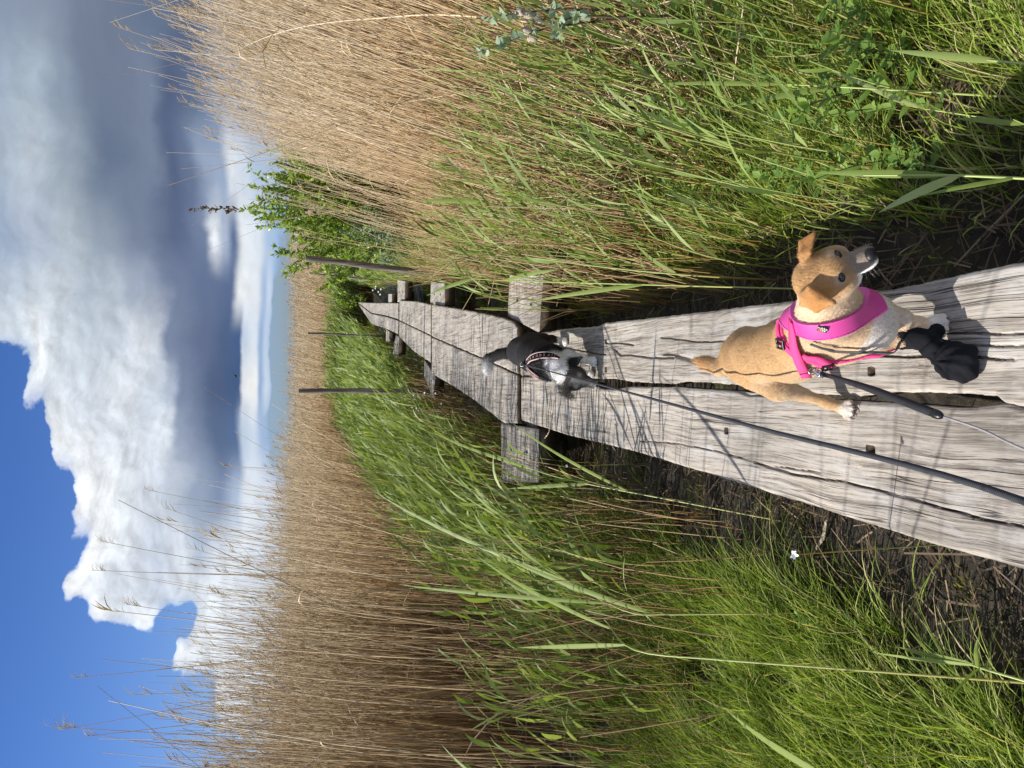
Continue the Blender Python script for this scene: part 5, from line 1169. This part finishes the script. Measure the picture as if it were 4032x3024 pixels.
def notable():
    big_reed([(4100, 2700, 1.45), (3855, 2628, 1.55), (3800, 2600, 1.6)], [(.75, (3520, 2545), 1.75, .0085), (.75, (3430, 2568), 1.8, .005), (.7, (3850, 2510), 1.5, .004), (.68, (3735, 2760), 1.5, .004)], 'single reed shoot with grey-green leaves over the dark mud, bottom left corner')
    big_reed([(3420, 3200, 1.55), (3260, 3060, 1.6)], [(.9, (2840, 2775), 2.0, .012)], 'broad dark green blade arching over the sedge at the left frame edge', .003)
    big_reed([(4100, 706, 1.5), (3800, 692, 1.6), (3620, 690, 1.65), (3400, 690, 1.72)], [(.55, (3458, 838), 1.65, .010), (.62, (3205, 680), 1.85, .009), (.36, (3610, 775), 1.6, .005)], 'tall reed with a broad drooping leaf nearest the tan dog, right bank')
    big_reed([(4100, 258, 1.6), (3880, 236, 1.7), (3700, 215, 1.8)], [(.6, (3500, 198), 1.95, .009)], 'reed with one long pale leaf near the lower right corner', .0032)
    big_reed([(3780, 370, 2.0), (3300, 342, 2.15), (3050, 330, 2.3)], [(.7, (2860, 425), 2.3, .009), (.95, (2560, 330), 2.6, .007)], 'pale green reed crossing the right bank with its leaf hanging down')
    big_reed([(3650, 430, 2.0), (3540, 410, 2.1)], [(.5, (3225, 250), 2.3, .006), (.7, (3370, 320), 2.2, .005)], 'long arching blade rising over the grass far right of the tan dog', .002)
    big_reed([(4100, 520, 1.5), (3990, 470, 1.55)], [(.8, (3750, 465), 1.7, .006)], 'short blade bending in from the lower edge right of the boardwalk', .002)
    big_reed([(2640, 2420, 2.9), (2450, 2402, 3.0), (2150, 2240, 3.3)], [(.9, (1460, 1925), 4.0, .010), (.75, (1560, 2300), 3.6, .010), (.5, (1900, 2150), 3.4, .012)], 'tallest young green reed with wide leaves left of the second crossbeam')
    big_reed([(2700, 1980, 3.2), (2200, 1880, 3.6), (1950, 1790, 3.9)], [(.8, (1700, 1700), 4.2, .009), (.6, (1990, 1925), 3.8, .010), (.5, (2010, 1660), 3.8, .008)], 'green reed arching in front of the wide crossbeam left of the boardwalk')
    big_reed([(2860, 2600, 2.2), (2500, 2560, 2.4), (2380, 2440, 2.6)], [(.9, (1870, 2180), 3.2, .009), (.75, (2040, 2550), 3.0, .010)], 'green reed with a long twisted blade above the left tussocks')
    big_reed([(2500, 1120, 3.2), (2000, 1105, 3.8), (1760, 1090, 4.1)], [(.7, (2260, 1050), 3.4, .010), (.85, (1680, 1165), 4.2, .010), (.35, (2080, 1190), 3.5, .010)], 'green reed in front of the wide pale crossbeam on the right')
    big_reed([(2350, 760, 3.6), (2000, 790, 4.1), (1850, 800, 4.3)], [(.8, (1640, 790), 4.6, .013), (.6, (1780, 880), 4.3, .010)], 'blue-green reed with two wide leaves before the pale reeds on the right')
    # the long bent pale stalk and the tallest plumes
    for pts, lab in ((((2500, 130, 3.7), (1800, 60, 4.2), (1500, 70, 4.4), (1250, 95, 4.5), (1080, 135, 4.6), (935, 195, 4.7)), 'long pale dead stalk bent over like a bow at the right frame edge'),
                     (((2300, 560, 4.6), (1900, 380, 4.7), (1600, 400, 4.8)), 'pale dead stalk slanting across the right reeds')):
        S = catmull(np.array([Wz(3024 - y, x, z) for x, y, z in pts]), 6); g = Geo(); g.tube(S[None], np.linspace(.0062, .0022, len(S))[None], np.array([.93]), 6, np.linspace(.3, .9, len(S)))
        o = g.build('reed_stalk', M_reed, None, True); tag(o, lab, 'reed')
    tall = [((1400, 2640), (255, 2872), 5.2), ((1400, 2300), (395, 2130), 5.0), ((1300, 2260), (360, 2245), 5.3), ((1300, 2200), (650, 2000), 5.6), ((1100, 2020), (585, 1930), 6.0), ((1200, 2560), (290, 2670), 4.8), ((1300, 2480), (500, 2380), 5.2), ((1200, 2900), (200, 2860), 4.6),
            ((1200, 2780), (340, 2900), 4.5), ((1150, 230), (610, 195), 4.9), ((1150, 120), (600, 30), 4.7), ((1100, 420), (790, 370), 5.4)]
    for k, (b_, t_, z) in enumerate(tall):
        A_, B2_ = Wz(3024 - b_[1], b_[0], z), Wz(3024 - t_[1], t_[0], z); d = (B2_ - A_) / (B2_[2] - A_[2]); foot = A_ - d * (A_[2] - .0)
        q = np.linspace(0, 1, 12)[:, None]; S = foot * (1 - q) + B2_ * q; S[:, 0] += .05 * ((q[:, 0]) ** 3 - q[:, 0])
        root = thing('reed_stalk', tuple(foot), ['tallest dead reed with a drooping plume above the left bed', 'bare dead reed rising far over the others before the white cloud', 'dead reed whose top crosses the cloud edge against the blue', 'dark straight dead reed standing clear before the cloud', 'dead reed with a small upright plume, inmost of the tall ones on the left', 'slender dead reed reaching highest into the blue sky', 'dead reed with a curled plume left of the cloud', 'dead reed with a feathery tip in the upper left corner of the bed',
              'leaning dead reed at the left frame edge', 'tall pale reed with a thick fluffy plume before the dark cloud', 'tall pale reed leaning out at the right frame edge', 'pale reed with a ragged plume near the willow top'][k], 'reed', None)
        g = Geo(); g.tube(S[None], np.linspace(.0048, .0015, 12)[None], np.array([.35 if k < 9 else .9]), 5, np.linspace(0, 1, 12)); g.build('stalk', M_reed, root, True)
        g = Geo(); n = 34 if k in (0, 6, 9) else 14; tq = rng.uniform(-.10, .02, n)[:, None]; p0 = S[-1] + nrm(S[-1] - S[-2]) * tq
        leaves(g, p0, nrm(S[-1] - S[-2]) + rng.normal(0, .14, (n, 3)) + [.45, 0, 0], rng.uniform(.05, .13, n), np.full(n, .0016), rng.uniform(.2, .9, n), rng.random(n), 4); g.build('plume', M_plume, root)

def willow(loc, H, spread, nb, nl, label, mat, leafL=(.03, .055), tw=1.0, lean=(0, 0), top_brown=False, seed=0):
    root = thing('willow_bush', loc, label, 'bush'); g = Geo(); gl = Geo(); gb = Geo(); loc = np.array(loc, float); tips = []
    for k in range(nb):
        a = rng.uniform(0, 6.28); o = np.array([math.cos(a), math.sin(a)]) * spread * rng.uniform(.15, 1); h = H * rng.uniform(.55, 1.0) * (1 - .35 * np.linalg.norm(o) / max(spread, .01))
        if top_brown and k == 0: o = np.array([-.16, 0.]); h = H * 1.10
        q = np.linspace(0, 1, 9); S = np.stack([loc[0] + o[0] * q ** .8 + lean[0] * q * h, loc[1] + o[1] * q ** .8 + lean[1] * q * h, loc[2] + h * q], 1) + rng.normal(0, .015 * H, (9, 3)) * q[:, None]
        if top_brown and k == 0: S[:, 0] = loc[0] + o[0] * q
        g.tube(S[None], np.linspace(.008 * tw, .0016, 9)[None], np.array([rng.random()]), 5)
        for j in range(8):
            qq = rng.uniform(.2, .97); c = np.array([np.interp(qq, q, S[:, i]) for i in range(3)]); d = nrm(rng.normal(0, 1, 3) + [0, 0, .6]); Lb = rng.uniform(.10, .30) * H / 2.4; B_ = np.stack([c + d * Lb * w for w in (0, .5, 1)]); B_[1:, 2] += [.01, .03]
            g.tube(B_[None], np.array([[.0028, .0018, .0008]]) * tw, np.array([rng.random()]), 3); tips += [(c, B_[-1], k)]
        tips += [(S[-3], S[-1], k)] * 3
    per = max(1, nl // len(tips))
    for (a_, b_, k) in tips:
        br = top_brown and k == 0
        for j in range(per if not br else per + 1):
            p = a_ + (b_ - a_) * rng.random() + rng.normal(0, .012, 3); d = nrm((b_ - a_)) + rng.normal(0, .7, 3); L = rng.uniform(*leafL)
            (leaf_shape)(gb if br and p[2] > loc[2] + H * .9 else gl, p, d, rng.normal(0, .5, 3) + [0, 0, 1], L, L * .26, rng.beta(1.3, 1.6), 2, .2, .25)
    g.build('branches', M_twig, root); gl.build('foliage', mat, root)
    if gb.v: gb.build('young_shoot_leaves', M_brown, root)
    return root
def bushes():
    d = 10.8
    willow((2.45, d, 0), 2.85, 1.2, 70, 17000, 'dense green willow bush behind the leaning post with a brown-leaved top shoot', M_bush, (.045, .085), 1.3, top_brown=True)
    willow((3.6, 10.9, 0), 2.35, .7, 24, 3600, 'half hidden willow bush among the pale reeds on the right', M_bush, (.035, .065), 1.2)
    willow((1.95, 9.9, 0), 1.45, .5, 20, 3400, 'low silvery willow at the foot of the green bush', M_silver, (.03, .055), 1.0)
    willow((-.62, 13.5, 0), 1.45, .28, 8, 460, 'small bush behind the thick upright post on the left', M_bush, (.04, .07), 1.0)
    willow((2.15, 20.2, 0), 1.25, .5, 12, 900, 'low bush beyond the end of the boardwalk', M_bush, (.05, .09), 1.2)
    willow((7.4, 42, 0), 2.9, .8, 8, 420, 'distant bush poking over the reeds nearest the willow', M_bush, (.12, .22), 2.0)
    willow((5.6, 44, 0), 2.8, .9, 8, 420, 'distant bush at the horizon right of centre', M_bush, (.12, .22), 2.0)
    willow((9.0, 40, 0), 3.0, .6, 8, 420, 'distant bush just left of the willow edge', M_bush, (.12, .22), 2.0)
    # silver sapling at the right frame edge, near
    root = thing('willow_sapling', tuple(Wz(2964, 2400, 3.0)), 'silvery green sapling with fluffy seed tufts at the right frame edge', 'sapling')
    g = Geo(); gl = Geo(); gf = Geo()
    stems = [[(2650, 60, 3.0), (2300, 90, 3.05), (2120, 120, 3.1), (1990, 170, 3.15), (1850, 215, 3.2)], [(2400, 40, 3.0), (2180, 40, 3.1), (1990, 60, 3.15), (1900, 80, 3.2)], [(2500, 70, 3.0), (2250, 70, 3.0), (2180, 150, 3.05)]]
    for s in stems:
        S = catmull(np.array([Wz(3024 - y, x, z) for x, y, z in s]), 6); g.tube(S[None], np.linspace(.006, .0016, len(S))[None], np.array([.4]), 5)
        for k in range(26):
            q = rng.uniform(.35, 1); i = int(q * (len(S) - 1)); p = S[i]; d_ = nrm(S[min(i + 1, len(S) - 1)] - S[max(i - 1, 0)]) * .6 + rng.normal(0, .8, 3); L = rng.uniform(.028, .045); leaf_shape(gl, p, d_, rng.normal(0, .5, 3) + [-.3, -.5, .6], L, L * .40, rng.random(), 3)
    g.build('twigs', M_twig, root); gl.build('foliage', M_silver, root)
    for x, y in ((2050, 45), (2085, 60), (2120, 80), (2075, 120), (2095, 150)):
        c = Wz(3024 - y, x, 3.05); vv, ff = sphere_geo(c, (.014, .014, .022), None, 8); vv += rng.normal(0, .003, vv.shape); gf.add(vv, ff)
    gf.build('seed_tufts', M_fluff, root)
def flowers():
    spots = [((3128, 2184), 1.9, 'white flower over the dark mud left of the tan dog', 1.4), ((2232, 1835), 3.9, 'pair of white petals just left of the wide crossbeam', 1.0)]
    cl = [(1468, 1144), (1478, 1136), (1490, 1150), (1497, 1160), (1500, 1140), (1672, 1548), (1635, 1570), (1646, 1562), (1640, 1610), (1647, 1618), (1622, 1602), (1715, 1550), (1738, 1590), (1480, 1128), (1628, 1558)]
    def fl(c, r, root):
        g = Geo()
        for k in range(5):
            a = k * 1.2566 + rng.random(); d = np.array([math.cos(a), math.sin(a) * .6 - .3, math.sin(a) * .5 + .3]); leaf_shape(g, c, d, (-.3, -.8, .5), r, r * .45, .5, 2, .1, .1)
        g.build('petals', M_white, root); s = np.array([c, [c[0], c[1], float(gz(c[0], c[1]))]]); g = Geo(); g.tube(s[None], np.full((1, 2), .0014), np.array([.3]), 4); g.build('stem', M_gstem, root)
    for (x, y), z, lab, sc in spots:
        c = Wz(3024 - y, x, z); fl(c, .009 * sc, thing('white_flower', tuple(c), lab, 'flower'))
    for i, (x, y) in enumerate(cl):
        c = W(3024 - y, x, .1 if i < 5 or i == 13 else .12); fl(c, .014 if c[1] < 9 else .02, thing('white_flower', tuple(c), 'tiny white flower among the green reeds ' + ('right of the third plank joint' if i < 5 or i == 13 else 'near the left crossbeam at the second joint'), 'flower', 'white flowers right of the third joint' if i < 5 or i == 13 else 'white flowers near the left crossbeam'))
    # straw lying across the plank
    P = catmull(np.array([np.append(pt(c2(1062, 1300)), DECK + .004), np.append(pt(c2(1050, 1400)), DECK + .004), np.append(pt(c2(1030, 1520)), DECK + .005), np.append(pt(c2(1018, 1598)), DECK + .004), W(3024 - 1726, 2145, -.02)]), 5)
    g = Geo(); g.tube(P[None], np.full((1, len(P)), .0032), np.array([.9]), 5, np.full(len(P), .7)); tag(g.build('straw', M_reed, None, True), 'bent yellow straw lying over the left plank edge', 'straw')
    p = W(3024 - 2120, 3240, -DECK + .04); g = Geo(); q = np.array([[p + [-.06, .05, 0], p, p + [.07, -.03, .01]]]); g.ribbon(q, np.array([[.004, .007, .004]]), np.array([[.3, .8, .3]]), np.array([.95])); tag(g.build('dead_leaf', M_litter), 'pale dead reed leaf lying on the mud left of the tan dog', 'leaf')
    # bird
    c = Wz(3024 - 1481, 927, 30); r = thing('bird', tuple(c), 'tiny dark bird flying under the cloud base', 'bird')
    vv, ff = sphere_geo(c, (.06, .16, .05), None, 8); mesh_np('body', vv, ff, M_lid, parent=r, smooth=True)
    for s in (-1, 1):
        g = Geo(); q = np.array([[c, c + [s * .14, .02, .10], c + [s * .30, -.04, .05]]]); g.ribbon(q, np.array([[.06, .05, .008]]), np.array([[0, 1., 0]]), np.array([.5])); g.build('wing', M_lid, r)
dead_reeds(); belt(); grasses(); herbs(); notable(); bushes(); flowers()
